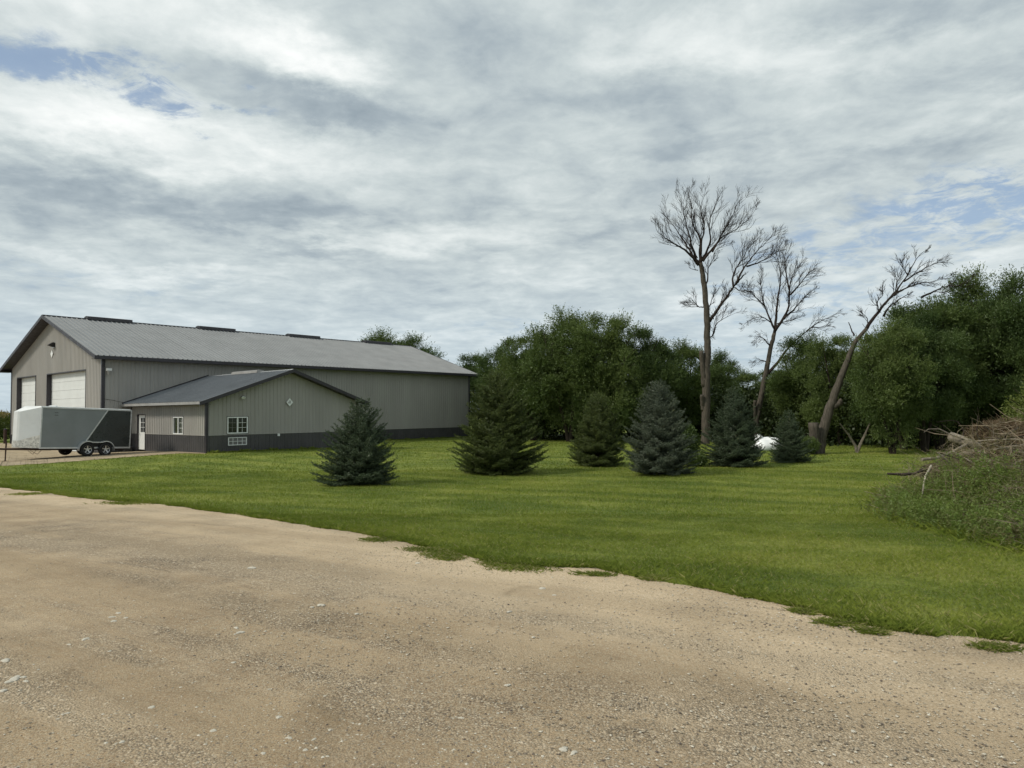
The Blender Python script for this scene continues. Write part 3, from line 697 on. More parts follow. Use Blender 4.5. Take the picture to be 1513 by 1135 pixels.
# wedge nose
NL = .72
def ring(zf, zt): return [(X1, TW, zf), (X1 + NL - .06, .30, zt), (X1 + NL, .2, zt), (X1 + NL, -.2, zt), (X1 + NL - .06, -.30, zt), (X1, -TW, zf)]
lo_ = ring(ZB, ZB + .02); hi_ = ring(ZT - .04, ZT - .27)
v = MB(); n = 6; v.add(lo_ + hi_, [(5, 4, 3, 2, 1, 0)] + [(i, i + 1, i + 7, i + 6) for i in range(5)] + [(0, 6, 11, 5)]); v.build('nose', m_tnose, TR)
v = MB(); v.add([tuple(p) for p in hi_] + [(X1, TW * .8, ZT + .02), (X1, -TW * .8, ZT + .02), (X1 + NL - .25, 0, ZT - .12)], [(0, 1, 8, 6), (1, 2, 3, 4, 8), (4, 5, 7, 8), (6, 8, 7)]); v.build('nose_cap', m_white, TR)
v = MB(); k = .012
pl = [(X1 + .01, TW + k, ZB), (X1 + NL - .05, .30 + k, ZB + .02), (X1 + NL + k, .2, ZB + .02), (X1 + NL + k, -.2, ZB + .02), (X1 + NL - .05, -.30 - k, ZB + .02), (X1 + .01, -TW - k, ZB)]
ph = [(p[0], p[1], ZB + (.66 if i in (0, 5) else .36)) for i, p in enumerate(pl)]
v.add(pl + ph, [(i, i + 1, i + 7, i + 6) for i in range(5)]); v.build('stone_guard', m_plate, TR)
# frame, tongue, jack
v = MB()
for sg in (1, -1): v.tube([(X1 - .6, sg * .8, ZB - .07), (X1 + NL + .55, sg * .06, ZB - .05)], .05, 6)
v.tube([(X0 + .1, .7, ZB - .06), (X1 - .1, .7, ZB - .06)], .05, 4); v.tube([(X0 + .1, -.7, ZB - .06), (X1 - .1, -.7, ZB - .06)], .05, 4)
v.build('frame', m_rust, TR)
v = MB(); v.box((X1 + NL + .5, -.06, ZB - .09), (X1 + NL + .78, .06, ZB - .0)); v.build('coupler', m_rust, TR)
v = MB(); jx = X1 + NL + .33; v.tube([(jx, .0, -.19), (jx, 0, ZB + .12), (jx, 0, ZB + .30)], [.03, .035, .045], 8); v.tube([(jx, 0, ZB + .3), (jx + .16, 0, ZB + .32)], .015, 6); v.tube([(jx, 0, -.19), (jx, 0, -.21)], .09, 8); v.build('jack', m_rust, TR)
v = MB()
for q in range(2): v.tube([(X1 - .25 + .25 * q, TW - .3, ZB - .06), (X1 - .05 + .2 * q, TW - .32, ZB - .30), (X1 + .2 + .1 * q, TW - .5, ZB - .12)], .012, 5)
v.build('safety_chain', m_rust, TR)
v = MB(); v.tube([(X1 - .95, 0, ZT + .015), (X1 - .95, 0, ZT + .07), (X1 - .95, 0, ZT + .095)], [.24, .22, .12], 4); v.build('roof_vent', m_white, TR)
v = MB()
for q in (0, 1): v.box((X1 - .75, TW + .0, ZT - .30 - q * .12), (X1 - .58, TW + .012, ZT - .28 - q * .12))
v.build('side_vent', m_black, TR)
v = MB(); v.box((X0 + .35, TW - .2, ZB - .12), (X0 + .75, TW - .12, ZB - .06)); v.build('step', m_rust, TR)
def wheel(x, side):
    y = side * (TW + .10)
    w = MB(); prof = [(.20, -.09), (.30, -.095), (.335, -.07), (.345, -.02), (.345, .02), (.335, .07), (.30, .095), (.20, .09)]
    n = 28; k = len(w.v)
    for r_, yy in prof:
        for j in range(n): a_ = 2 * math.pi * j / n; w.v.append((r_ * math.cos(a_), yy, r_ * math.sin(a_)))
    for i in range(len(prof)):
        for j in range(n):
            i2 = (i + 1) % len(prof); w.f.append((i * n + j, i * n + (j + 1) % n, i2 * n + (j + 1) % n, i2 * n + j)); w.m.append(0)
    ty = w.build('wheel', m_rubber, TR, smooth=True); ty.location = (x, y, .345)
    r = MB(); o_ = side * .075
    n = 28
    for (ra, rb, ya, yb) in ((.185, .212, o_, o_ + side * .01), (.185, .19, o_, 0)):
        k = len(r.v)
        for rr, yy in ((ra, ya), (rb, yb)):
            for j in range(n): a_ = 2 * math.pi * j / n; r.v.append((rr * math.cos(a_), yy, rr * math.sin(a_)))
        for j in range(n): r.f.append((k + j, k + (j + 1) % n, k + n + (j + 1) % n, k + n + j)); r.m.append(0)
    for j in range(5):
        a_ = 2 * math.pi * j / 5 + .3; ca, sa = math.cos(a_), math.sin(a_)
        def pp(rad_, tan_, yy): return (rad_ * ca - tan_ * sa, yy, rad_ * sa + tan_ * ca)
        r.prism([pp(.03, -.035, o_ - side * .012), pp(.03, .035, o_ - side * .012), pp(.19, .022, o_), pp(.19, -.022, o_)], (0, -side * .03, 0))
    r.tube([(0, o_ - side * .05, 0), (0, o_ + side * .012, 0)], .05, 12)
    r.build('rim', m_wheel, ty)
    b_ = MB(); b_.tube([(0, -side * .02, 0), (0, side * .0, 0)], .19, 16); b_.build('brake_drum', m_black, ty)
for x in (X0 + 1.33, X0 + 2.24):
    for sd_ in (1, -1): wheel(x, sd_)
for sd_ in (1, -1):
    v = MB(); pts = []
    for cxx, a0_, a1_ in ((X0 + 2.24, -10, 118), (X0 + 1.33, 62, 190)):
        for q in np.linspace(a0_, a1_, 14): pts.append((cxx + .43 * math.cos(R(q)), .36 + .43 * math.sin(R(q))))
    k = len(v.v)
    for off_, rr in ((0, 0), (.22, 0)):
        for x_, z_ in pts: v.v.append((x_, sd_ * (TW + off_), z_))
    n = len(pts)
    for i in range(n - 1): v.f.append((i, i + 1, n + i + 1, n + i)); v.m.append(0)
    for x_, z_ in pts: v.v.append((x_, sd_ * (TW + .22), z_ - .055))
    for i in range(n - 1): v.f.append((n + i, n + i + 1, 2 * n + i + 1, 2 * n + i)); v.m.append(0)
    fe = v.build('fender', m_alu, TR)
    v = MB(); v.prism([(X0 + .95, sd_ * (TW + .002), ZB - .02), (X0 + 2.62, sd_ * (TW + .002), ZB - .02), (X0 + 2.3, sd_ * (TW + .002), .72), (X0 + 1.27, sd_ * (TW + .002), .72)], (0, sd_ * .02, 0)); v.build('wheel_well', m_black, TR)
v = MB()
for x in (X0 + 1.33, X0 + 2.24): v.tube([(x, -TW, .345), (x, TW, .345)], .035, 6)
v.build('axle', m_rust, TR)

# ------------------------------------------------------------------ spruces
def spruce_mesh(H, Rr, seed, droop=0.0, shape=.85, lean=0.0):
    r = np.random.default_rng(seed)
    segP, segD, segL, segT = [], [], [], []
    bmb = MB(); bmb.tube([(0, 0, -.05), (.01, 0, H * .5), (0, 0, H * .97)], [.055 * H / 2.6, .03 * H / 2.6, .008], 7)
    z = .04 * H
    ecc = r.random(3) * 6.28
    while z < H * .97:
        t = z / H
        env = Rr * ((1 - t) ** shape) * (1 if t > .14 else (.80 + .2 * t / .14))
        nb = int(5 + 14 * (1 - t) ** .7)
        a0 = r.random() * 6.28
        for i in range(nb):
            az = a0 + 6.283 * i / nb + r.normal(0, .16)
            L = env * (1 + .10 * math.sin(2 * az + ecc[0]) + .12 * math.sin(3 * az + ecc[1] + 5 * t)) * (0.76 + .32 * r.random()) + .05
            el = R(-6 + 52 * t ** 1.1 + r.normal(0, 6)) - droop * (1 - t)
            n = max(int(L / .075), 2)
            s_ = np.linspace(0, 1, n)
            hd = np.array([math.cos(az), math.sin(az)]); kick = .10 + .10 * r.random()
            x = L * s_ * math.cos(el)
            zz = z + L * s_ * math.sin(el) + (kick * L) * s_ ** 2.2 - .05 * L * np.sin(s_ * 3.14)
            P = np.stack([hd[0] * x, hd[1] * x, np.maximum(zz, .03 + .05 * r.random())], -1)
            Dv = unit(np.gradient(P, axis=0))
            side = np.array([-hd[1], hd[0], 0])
            for q in range(n):
                if s_[q] > .12 or t > .8:
                    segP.append(P[q]); segD.append(Dv[q]); segL.append(.09); segT.append(s_[q] * .6 + .4 * t)
                if s_[q] > .18:
                    tl = (.36 * L * (1 - s_[q]) ** .75 + .06) * (0.7 + .6 * r.random())
                    for sg in (-1, 1):
                        d_ = Dv[q] * .72 + side * sg * .62 + np.array([0, 0, .05 + .12 * r.random()]); d_ /= np.linalg.norm(d_)
                        m_ = max(int(tl / .075), 1)
                        for w_ in range(m_):
                            pp = P[q] + d_ * (w_ + .5) / m_ * tl + np.array([0, 0, .02 * r.normal()])
                            segP.append(pp); segD.append(d_ + r.normal(0, .12, 3)); segL.append(.09); segT.append(s_[q] * .7 + .3 * (w_ / m_))
                            if w_ and r.random() < .35:
                                segP.append(pp + side * -sg * .03); segD.append(d_ * .6 - side * sg * .5 * .4 + np.array([0, 0, .25])); segL.append(.07); segT.append(.8)
        z += .105 + .04 * r.random() + .04 * (H / 3 - .8)
    # leader and top whorl
    for q in np.linspace(.9, 1.04, 10): segP.append(np.array([0, 0, H * q])); segD.append(np.array([.02, 0, 1])); segL.append(.08); segT.append(1)
    P = np.array(segP); D_ = unit(np.array(segD)); L_ = np.array(segL); Tt = np.array(segT)
    P[:, 2] = np.maximum(P[:, 2], .02)
    k = 9; N = len(P)
    a = unit(np.cross(D_, np.array([.3, .2, 1.0]) + r.normal(0, .3, (N, 3)))); b2 = np.cross(D_, a)
    ph = r.random((N, k)) * 6.283; al = (np.arange(k) / k)[None, :] - .35
    rad = a[:, None, :] * np.cos(ph)[..., None] + b2[:, None, :] * np.sin(ph)[..., None]
    base = P[:, None, :] + D_[:, None, :] * (al * L_[:, None] * 1.1)[..., None]
    nd = unit(rad * .75 + D_[:, None, :] * .75)
    nl = .048 + .018 * r.random((N, k))
    wv = unit(np.cross(nd, rad + .01)) * .0075
    V = np.stack([base - wv, base + wv, base + nd * nl[..., None]], 2).reshape(-1, 3, 3)
    tipm = np.repeat((r.random(N) < np.clip((Tt - .75) * .5, 0, .2)), k).astype(int)
    return V, tipm, bmb
def spruce(px, py, H, Rr, mt, seed, label, shape=.85, lean=0.0, droop=0.0, sx_=1.0):
    p = G(px, py); o = empty('spruce_tree', p)
    V, tipm, bmb = spruce_mesh(H, Rr, seed, droop, shape)
    V[:, :, 0] *= sx_; V[:, :, 0] += V[:, :, 2] * lean
    bmb.build('trunk', m_bark2, o)
    np_mesh('crown', V, 3, mt, o, [mt, m_tip], tipm)
    return tag(o, label, 'tree', 'young spruce trees on the lawn')
def hgt(px, py_base, py_top):
    p = G(px, py_base); return at(px, py_top, p.y).z - p.z
def spr(px, pb, pt_, wpx, mt, seed, label, **k):
    p = G(px, pb - 4); D = p.y
    spruce(px, pb - 5, hgt(px, pb - 4, pt_), wpx * D / F / 2 * 1.0, mt, seed, label, **k)
spr(530, 721, 594, 120, m_blue, 11, 'dark blue-green spruce nearest the gravel, in front of the low wing', shape=.72, lean=.03)
spr(736, 705, 551, 142, m_green, 12, 'largest olive-green spruce with wide sagging skirts, beside the end of the barn', shape=.68)
spr(884, 693, 586, 98, m_green, 13, 'smaller olive-green spruce in front of the leafy trees, third from the barn', shape=.60)
spr(975, 706, 570, 124, m_grey, 14, 'silvery blue-grey spruce with a dense rounded base, left of the tallest dead tree', shape=.55)
spr(1087, 694, 573, 106, m_blue, 15, 'layered blue-green spruce between the two tall dead trunks', shape=.80)
spr(1167, 688, 609, 66, m_blue, 16, 'shortest spruce, by the cut stump of the leaning trunk', shape=.85)

# ------------------------------------------------------------------ broadleaf trees
def leaves_from(base, dirs, r, llen, lwid):
    """rhombus leaves: base points, pointing dirs"""
    N = len(base); up_ = unit(r.normal(0, 1, (N, 3)) + np.array([0, 0, .8])); s_ = unit(np.cross(dirs, up_))
    L = (llen * (.7 + .6 * r.random(N)))[:, None]; w = (lwid * (.7 + .6 * r.random(N)))[:, None]
    mid = base + dirs * L * .45 + up_ * L * .06
    return np.stack([base, mid + s_ * w * .5, base + dirs * L, mid - s_ * w * .5], 1)
def crown_mesh(name, seed, W_, H_, zb, nl, shoots, per, mt, llen=.17, lwid=.075, droop=0.0, open_=1.0):
    r = np.random.default_rng(seed)
    # boughs: lobes spread over an egg-shaped crown
    cz = zb + (H_ - zb) * .5; hz = (H_ - zb) * .5
    u = r.random(nl) ** .9 * 2 - 1; th = r.random(nl) * 6.283; rr = r.random(nl) ** .42
    ct = np.sqrt(1 - u * u)
    prof = np.where(u > 0, 1, 1.0)
    C = np.stack([np.cos(th) * ct * rr * W_ * .40, np.sin(th) * ct * rr * W_ * .40, cz + u * rr * hz * .86], -1)
    LR = W_ * (.085 + .085 * r.random(nl)) * open_
    lob = np.repeat(np.arange(nl), shoots)
    N = len(lob)
    sd = unit(r.normal(0, 1, (N, 3)) + np.array([0, 0, .45]))
    outw = unit(C - np.array([0, 0, cz * .9]))[lob]
    sd = unit(sd + outw * .55)
    st = C[lob] + sd * (LR[lob] * (.25 + .5 * r.random(N)))[:, None] * np.array([1.1, 1.1, .85])
    ln_ = LR[lob] * (.45 + .55 * r.random(N)); 
    sd2 = unit(sd + np.array([0, 0, .35 - droop]) + r.normal(0, .22, (N, 3)))
    tt_ = (np.arange(per) + .5) / per
    pts = st[:, None, :] + sd2[:, None, :] * (ln_[:, None] * tt_[None, :])[..., None]
    pts[..., 2] -= (droop * .25 * tt_[None, :] ** 2 * ln_[:, None])
    pts = pts.reshape(-1, 3) + r.normal(0, .03, (N * per, 3))
    ld = unit(np.repeat(sd2, per, 0) * .7 + r.normal(0, .6, (N * per, 3)))
    V = leaves_from(pts, ld, r, llen, lwid)
    V = V[V[:, 0, 2] > .1]
    o = np_mesh(name, V, 4, mt)
    me = o.data; bpy.data.objects.remove(o)
    return me
variants = []
for k, (mt, dr2) in enumerate(((m_leafA, .2), (m_leafB, .0), (m_leafA, .4), (m_leafB, .1), (m_leafA, .1))):
    variants.append(crown_mesh('crown', 50 + k, 6.4, 9.0, .25, 86, 105, 11, mt, llen=.125, lwid=.052, droop=dr2))
stem_me = []
for k in range(3):
    r = np.random.default_rng(80 + k); v = MB()
    for q in range(3):
        a_ = q * 2.1 + k; dx, dy = math.cos(a_), math.sin(a_)
        v.tube([(dx * .1, dy * .1, -.1), (dx * .3, dy * .3, 1.2), (dx * .9, dy * .8, 3.2), (dx * 1.5, dy * 1.3, 5.6), (dx * 1.8, dy * 1.7, 7.6)], [.15, .12, .09, .05, .015], 7)
        for w_ in range(5):
            z_ = 2.0 + w_ * 1.1; f2 = r.random(2) - .5
            s0_ = (dx * .25 * z_, dy * .22 * z_, z_); v.tube([s0_, (s0_[0] + f2[0] * 2.2, s0_[1] + f2[1] * 2.2, z_ + 1.3)], [.04, .01], 5)
    o = v.build('trunk', m_bark2); me = o.data; bpy.data.objects.remove(o); stem_me.append(me)
def btree(px, top, D, wpx, k, label, group='leafy trees along the back of the lawn', zs=1.0):
    base = at(px, 650, D); base.z = float(g(base.x, D))
    H = at(px, top, D).z - base.z; w = wpx * D / F
    o = empty('broadleaf_tree', base, rng.random() * 6.28)
    for nm, me in (('trunk', stem_me[k % 3]), ('crown', variants[k % len(variants)])):
        c_ = bpy.data.objects.new(nm, me); link(c_, o); lift = (.35 if px > 1180 and 36 < D < 48 else 0.0) * (nm == 'crown') * (0.6 + .8 * rng.random()); c_.scale = (w / 5.9, w / 5.9, (H - lift) / 8.95); c_.location.z = lift
    tag(o, label, 'tree', group)
BT = [  # px, top, distance, width, variant, label
 (702, 522, 76, 84, 1, 'low leafy tree just past the far end of the barn roof'),
 (748, 510, 63, 92, 3, 'leafy tree rising directly behind the largest olive spruce'),
 (788, 482, 56, 120, 0, 'rounded willow-like tree on the left shoulder of the middle clump'),
 (842, 462, 53, 128, 2, 'tall willow-like tree forming the left summit of the middle clump'),
 (903, 457, 51, 118, 4, 'tallest leafy tree of the middle clump, with a pointed top'),
 (957, 480, 52, 110, 1, 'leafy tree right of the pointed summit of the middle clump'),
 (1005, 503, 54, 96, 0, 'leafy tree immediately left of the tallest dead tree'),
 (1060, 521, 60, 84, 3, 'smaller leafy tree between the two tall dead trees'),
 (1100, 546, 66, 76, 5, 'low thin leafy tree behind the layered spruce'),
 (1150, 545, 58, 90, 6, 'low leafy tree behind the second dead trunk'),
 (1195, 498, 50, 112, 2, 'leafy tree behind the shortest spruce and the stump'),
 (1243, 489, 45, 112, 4, 'leafy tree right behind the leaning dead trunk'),
 (1318, 472, 35.4, 116, 0, 'leafy tree in front of the broken middle of the leaning dead tree'),
 (1336, 446, 39, 124, 1, 'tall leafy tree under the bare leaning crown'),
 (1366, 462, 36.8, 118, 3, 'leafy tree with a low skirt of branches left of the brush heap'),
 (1388, 440, 38.5, 140, 5, 'broad leafy tree behind the brush heap'),
 (1436, 408, 40, 120, 2, 'tall leafy tree whose ragged top touches the end of the bare branch'),
 (1492, 407, 38, 140, 3, 'tall dark leafy tree close to the right end of the row'),
 (1560, 402, 37, 150, 6, 'last tall leafy tree of the row, cut by the picture edge'),
 (1640, 400, 36, 150, 0, 'leafy tree beyond the picture edge behind the brush heap'),
]
for a_ in BT: btree(*a_)
for i, (px, top, D, w) in enumerate([(860, 540, 66, 150), (960, 560, 68, 140), (770, 560, 70, 120), (1210, 560, 62, 150), (1320, 540, 56, 150), (1430, 520, 52, 170), (1530, 500, 50, 170), (1090, 585, 76, 110), (1150, 590, 72, 110), (1030, 580, 74, 90)]):
    btree(px, top, D, w, i + 2, 'leafy tree in the shaded second row behind the front row of trees', 'leafy trees of the second row')
for i, (px, top, D, w, lb) in enumerate([(546, 499, 92, 110, 'left one of the three treetops over the barn ridge'), (576, 493, 90, 120, 'middle and highest of the three treetops over the barn ridge'), (602, 497, 88, 110, 'right one of the three treetops over the barn ridge')]):
    btree(px, top, D, w, i + 1, lb, 'treetops behind the barn')
# undergrowth: shade-coloured shrubs that close the wood at ground level
def leaf_cloud(name, C, rad, n, mt, llen, lwid, flat=.8, seed=1):
    r = np.random.default_rng(seed); k = r.integers(0, len(C), n)
    d = unit(r.normal(0, 1, (n, 3))) * (r.random(n) ** .5)[:, None] * np.array([1, 1, flat])
    P = C[k] + d * np.asarray(rad)[k][:, None]; P[:, 2] = np.maximum(P[:, 2], g(P[:, 0], P[:, 1]) + .02)
    ld = unit(d + r.normal(0, .7, (n, 3)) + np.array([0, 0, .3]))
    return np_mesh(name, leaves_from(P, ld, r, llen, lwid), 4, mt)
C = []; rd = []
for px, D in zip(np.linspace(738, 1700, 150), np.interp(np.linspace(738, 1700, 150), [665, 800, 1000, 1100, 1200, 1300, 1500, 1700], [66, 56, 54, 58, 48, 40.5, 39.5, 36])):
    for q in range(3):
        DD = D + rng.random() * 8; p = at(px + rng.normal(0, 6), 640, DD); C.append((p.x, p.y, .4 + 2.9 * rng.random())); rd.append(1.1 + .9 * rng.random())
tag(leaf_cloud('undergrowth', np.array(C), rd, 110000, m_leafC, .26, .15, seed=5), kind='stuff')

# ------------------------------------------------------------------ dead trees (traced limbs, grown twigs)
def z5(p): return 920 + p[0] / 2.802, 250 + p[1] / 2.802
class Dead:
    def __init__(s, D, seed): s.D = D; s.r = np.random.default_rng(seed); s.trunk = MB(); s.limb = MB(); s.twig = MB(); s.nt = 0
    def P(s, p, dd=0.0): return at(*z5(p), s.D + dd)
    def limbs(s, pts, r0_, r1_, d0_=0.0, d1_=0.0, dst=None, twigs=0, tl=1.4, bias=(0, .9), n=7):
        k = len(pts); pp = [s.P(p, d0_ + (d1_ - d0_) * i / max(k - 1, 1)) for i, p in enumerate(pts)]
        # smooth
        A = np.array([tuple(q) for q in pp]); t = np.linspace(0, 1, k); tt_ = np.linspace(0, 1, (k - 1) * 4 + 1)
        A = np.stack([np.interp(tt_, t, A[:, i]) for i in range(3)], -1)
        for _ in range(2): A[1:-1] = (A[:-2] + 2 * A[1:-1] + A[2:]) / 4
        kk = s.D / F * .36   # traced pixel radius -> metres
        pass
        rad = (np.interp(tt_, [0, 1], [r0_, r1_]) if dst is not None else r1_ * .5 + (r0_ * .95 - r1_ * .5) * (1 - tt_) ** 1.7) * kk
        A[1:-1] += s.r.normal(0, .012, A[1:-1].shape) * (1 + rad[1:-1, None] * 1.0)
        (dst or s.limb).tube([tuple(q) for q in A], list(rad), n, jit=.12 if r0_ > 8 else 0)
        for q in range(twigs):
            f = .15 + .83 * (q + s.r.random()) / twigs
            i = min(int(f * (len(A) - 1)), len(A) - 2); p = A[i]; d = unit(A[i + 1] - A[i])
            s.grow(p, d, tl * .95 * (1.2 - .75 * f) * (.6 + .8 * s.r.random()), rad[i] * .55, 2, bias)
    def grow(s, p, d, L, rad, depth, bias):
        r = s.r; side = unit(np.cross(d, r.normal(0, 1, 3)))
        side *= np.array([1, .8, 1])
        dd = unit(d * .75 + side * .62 + np.array([bias[0] * .25, 0, bias[1] * .35]))
        rad = min(max(rad, .006), .0075 * (depth + .5)); n = 5
        pts = [p]; q = p.copy(); v = dd.copy()
        for i in range(n):
            v = unit(v + r.normal(0, .085, 3) + np.array([bias[0] * .05, 0, bias[1] * .07])); q = q + v * L / n; pts.append(q.copy())
        s.twig.tube([tuple(a_) for a_ in pts], [rad * (1 - .75 * i / n) + .003 for i in range(n + 1)], 3 if depth < 3 else 4, cap=False); s.nt += 1
        if depth > 0:
            for k in range(4 if depth > 1 else 3):
                i = 1 + int(r.random() * (n - 1)); s.grow(pts[i], unit(pts[i + 1] - pts[i]), L * (.5 + .25 * r.random()), rad * .6, depth - 1, bias)
            s.grow(pts[-1], unit(pts[-1] - pts[-2]), L * .55, rad * .5, depth - 1, bias) if depth > 1 else None
    def done(s, label, bp):
        o = empty('dead_tree', bp)
        for nm, mb_, mt in (('trunk', s.trunk, m_bark), ('limb', s.limb, m_twig), ('twigs', s.twig, m_twig)):
            mb_.v = [(q[0] - bp.x, q[1] - bp.y, q[2] - bp.z) for q in mb_.v]
            c_ = mb_.build(nm, mt, o, smooth=True)
        c_['kind'] = 'stuff'
        return tag(o, label, 'tree')
t = Dead(47, 3); bp = t.P((343, 1146)); bp.z = 0
t.limbs([(343, 1165), (343, 1100), (345, 950), (347, 850), (352, 760), (352, 700), (348, 600), (340, 500), (331, 430), (322, 388)], 19, 8.5, dst=t.trunk, n=12)
t.limbs([(338, 900), (334, 840), (328, 790), (325, 752)], 12, 9, .0, -.15, dst=t.trunk, n=9)
t.limbs([(334, 1000), (329, 960), (328, 935)], 10, 7, 0, -.3, dst=t.trunk, n=8)
c5 = 2.802 / 5.161
def z8(L): return [((950 + x / 5.161 - 920) * 2.802, (260 + y / 5.161 - 250) * 2.802) for x, y in L]
t.limbs(z8([(425, 680), (370, 610), (300, 550), (230, 515), (170, 470), (110, 430), (100, 390)]), 7, 1.5, 0, -1.0, twigs=12, tl=1.3, bias=(-.5, .9))
t.limbs(z8([(430, 670), (380, 610), (355, 560), (300, 480), (250, 400), (200, 340), (165, 260)]), 7, 1.3, 0, 1.4, twigs=11, tl=1.5, bias=(-.3, 1))
t.limbs(z8([(410, 630), (370, 530), (355, 460), (330, 380), (315, 300), (290, 200), (290, 140)]), 6, 1.2, 0, -.6, twigs=11, tl=1.4, bias=(-.1, 1))
t.limbs(z8([(438, 670), (437, 580), (440, 500), (430, 450), (380, 390), (370, 320), (375, 230), (350, 140), (355, 80)]), 8, 1.2, 0, .8, twigs=13, tl=1.4, bias=(0, 1))
t.limbs(z8([(440, 600), (445, 480), (465, 440), (470, 350), (440, 290), (445, 200), (490, 120)]), 5, 1.2, 0, -1.3, twigs=10, tl=1.4, bias=(.1, 1))
t.limbs(z8([(450, 640), (490, 570), (520, 480), (500, 400), (520, 300), (560, 200), (590, 150)]), 6, 1.2, 0, 1.2, twigs=11, tl=1.4, bias=(.2, 1))
t.limbs(z8([(455, 650), (500, 590), (560, 520), (600, 450), (640, 380), (690, 290), (720, 210), (755, 160)]), 6, 1.2, 0, -.8, twigs=13, tl=1.5, bias=(.3, .9))
t.limbs(z8([(530, 580), (590, 470), (690, 420), (760, 370), (830, 300), (870, 230)]), 4, 1.2, -.4, .6, twigs=12, tl=1.3, bias=(.4, .8))
t.limbs(z8([(470, 860), (500, 780), (490, 710), (530, 650), (545, 570), (610, 530), (690, 500)]), 4, 1.1, 0, -.7, twigs=8, tl=.8, bias=(.3, .8))
t.limbs(z8([(420, 720), (360, 710), (335, 660)]), 2, 1, 0, .3, twigs=4, tl=.5, bias=(-.3, .5))
t.limbs(z8([(465, 1000), (420, 1000), (395, 970), (350, 960)]), 3, 1, 0, .3, twigs=7, tl=.9, bias=(-.6, .6))
t.limbs(z8([(400, 980), (340, 990), (290, 1000)]), 2, 1, 0.2, .3, twigs=3, tl=.5, bias=(-.5, .3))
t.limbs(z8([(505, 1110), (560, 1030), (620, 950), (680, 860), (740, 790), (770, 755)]), 8, 5.5, 0, -.8, twigs=7, tl=.8, bias=(0, .8))
t.limbs(z8([(690, 850), (680, 790), (700, 720), (750, 650), (790, 570), (850, 500), (930, 430)]), 5, 1.2, -.6, .4, twigs=12, tl=1.2, bias=(.5, .8))
t.limbs(z8([(710, 825), (750, 730), (800, 660), (860, 580), (930, 520), (980, 460), (1030, 390)]), 5, 1.2, -.7, -1.4, twigs=13, tl=1.2, bias=(.6, .7))
t.limbs(z8([(790, 690), (870, 665), (960, 625), (1030, 570), (1110, 520)]), 4, 1.2, -.9, -.6, twigs=9, tl=1.1, bias=(.6, .6))
t.limbs(z8([(700, 850), (740, 880), (820, 880), (900, 875)]), 2.5, 1, -.6, -.2, twigs=5, tl=.8, bias=(.4, .3))
t.limbs(z8([(500, 1010), (530, 930), (550, 860)]), 2.5, 1, 0, .4, twigs=6, tl=.7, bias=(.1, .9))
t.limbs(z8([(560, 1030), (600, 960), (640, 800)]), 2.5, 1, -.2, .4, twigs=6, tl=.8, bias=(.1, .9))
t.limbs([(372, 690), (385, 640), (430, 612), (480, 590)], 3.5, 1, 0, -.5, twigs=8, tl=.9, bias=(.5, .5))
t.limbs([(352, 700), (375, 690), (385, 660)], 4, 2, 0, -.3, twigs=3, tl=.7, bias=(.4, -.2))
t.done('tallest bare dead tree with a straight trunk and a wide fan of twigs on top', bp); nt1 = t.nt
t = Dead(54, 4); bp = t.P((550, 1120)); bp.z = 0
t.limbs([(550, 1165), (550, 1100), (555, 1030), (575, 930), (590, 860), (602, 790), (616, 730), (628, 680)], 13.5, 7.5, dst=t.trunk, n=10)
t.limbs([(550, 1050), (547, 990), (548, 958)], 8, 6, 0, -.3, dst=t.trunk, n=7)
t.limbs([(628, 680), (636, 620), (640, 540), (655, 470), (650, 400), (635, 350), (640, 300)], 7, 1.2, 0, .5, twigs=16, tl=1.3)
t.limbs([(630, 670), (665, 620), (690, 570), (690, 500), (700, 440), (730, 400), (760, 365)], 7, 1.2, 0, -.9, twigs=16, tl=1.3, bias=(.3, .9))
t.limbs([(665, 620), (720, 570), (760, 520), (800, 490)], 5, 1.2, -.3, .6, twigs=12, tl=1.0, bias=(.4, .6))
t.limbs([(695, 520), (740, 470), (770, 430), (800, 410)], 4, 1.2, -.5, .2, twigs=12, tl=1.1, bias=(.6, .5))
t.limbs([(690, 500), (675, 420), (670, 360), (690, 300)], 4, 1.2, -.5, .9, twigs=12, tl=1.1, bias=(.1, .9))
t.limbs([(628, 660), (600, 600), (580, 540), (570, 470), (580, 420)], 5, 1.2, 0, .7, twigs=13, tl=1.1, bias=(-.3, .8))
t.limbs([(590, 570), (550, 530), (520, 500), (500, 480)], 3, 1, .3, -.6, twigs=11, tl=1.0, bias=(-.6, .4))
t.limbs([(620, 640), (580, 610), (530, 620), (490, 655)], 3, 1, .3, -.4, twigs=9, tl=.8, bias=(-.5, .1))
t.limbs([(640, 640), (700, 625), (760, 605)], 3, 1, 0, .3, twigs=7, tl=.7, bias=(.5, .2))
t.limbs([(612, 735), (585, 700), (560, 690), (535, 720)], 3.5, 1, 0, -.4, twigs=8, tl=.8, bias=(-.4, -.3))
t.limbs([(600, 800), (575, 790), (550, 790), (535, 800)], 3, 1, 0, .4, twigs=6, tl=.7, bias=(-.4, -.4))
t.limbs([(596, 850), (640, 805), (670, 760), (705, 720), (750, 680), (790, 650)], 8, 3.5, 0, -.8, twigs=5, tl=.8, bias=(.5, .3))
t.limbs([(760, 672), (800, 640), (850, 615), (905, 590)], 3.5, 1, -.6, -.9, twigs=8, tl=.9, bias=(.7, .3))
t.limbs([(780, 655), (820, 655), (880, 650)], 3, 1, -.7, -.3, twigs=5, tl=.7, bias=(.6, .2))
t.done('second tall dead tree, crooked trunk with a bushy twig crown and low right limb', bp)
t = Dead(36, 5); bp = t.P((815, 1150)); bp.z = 0
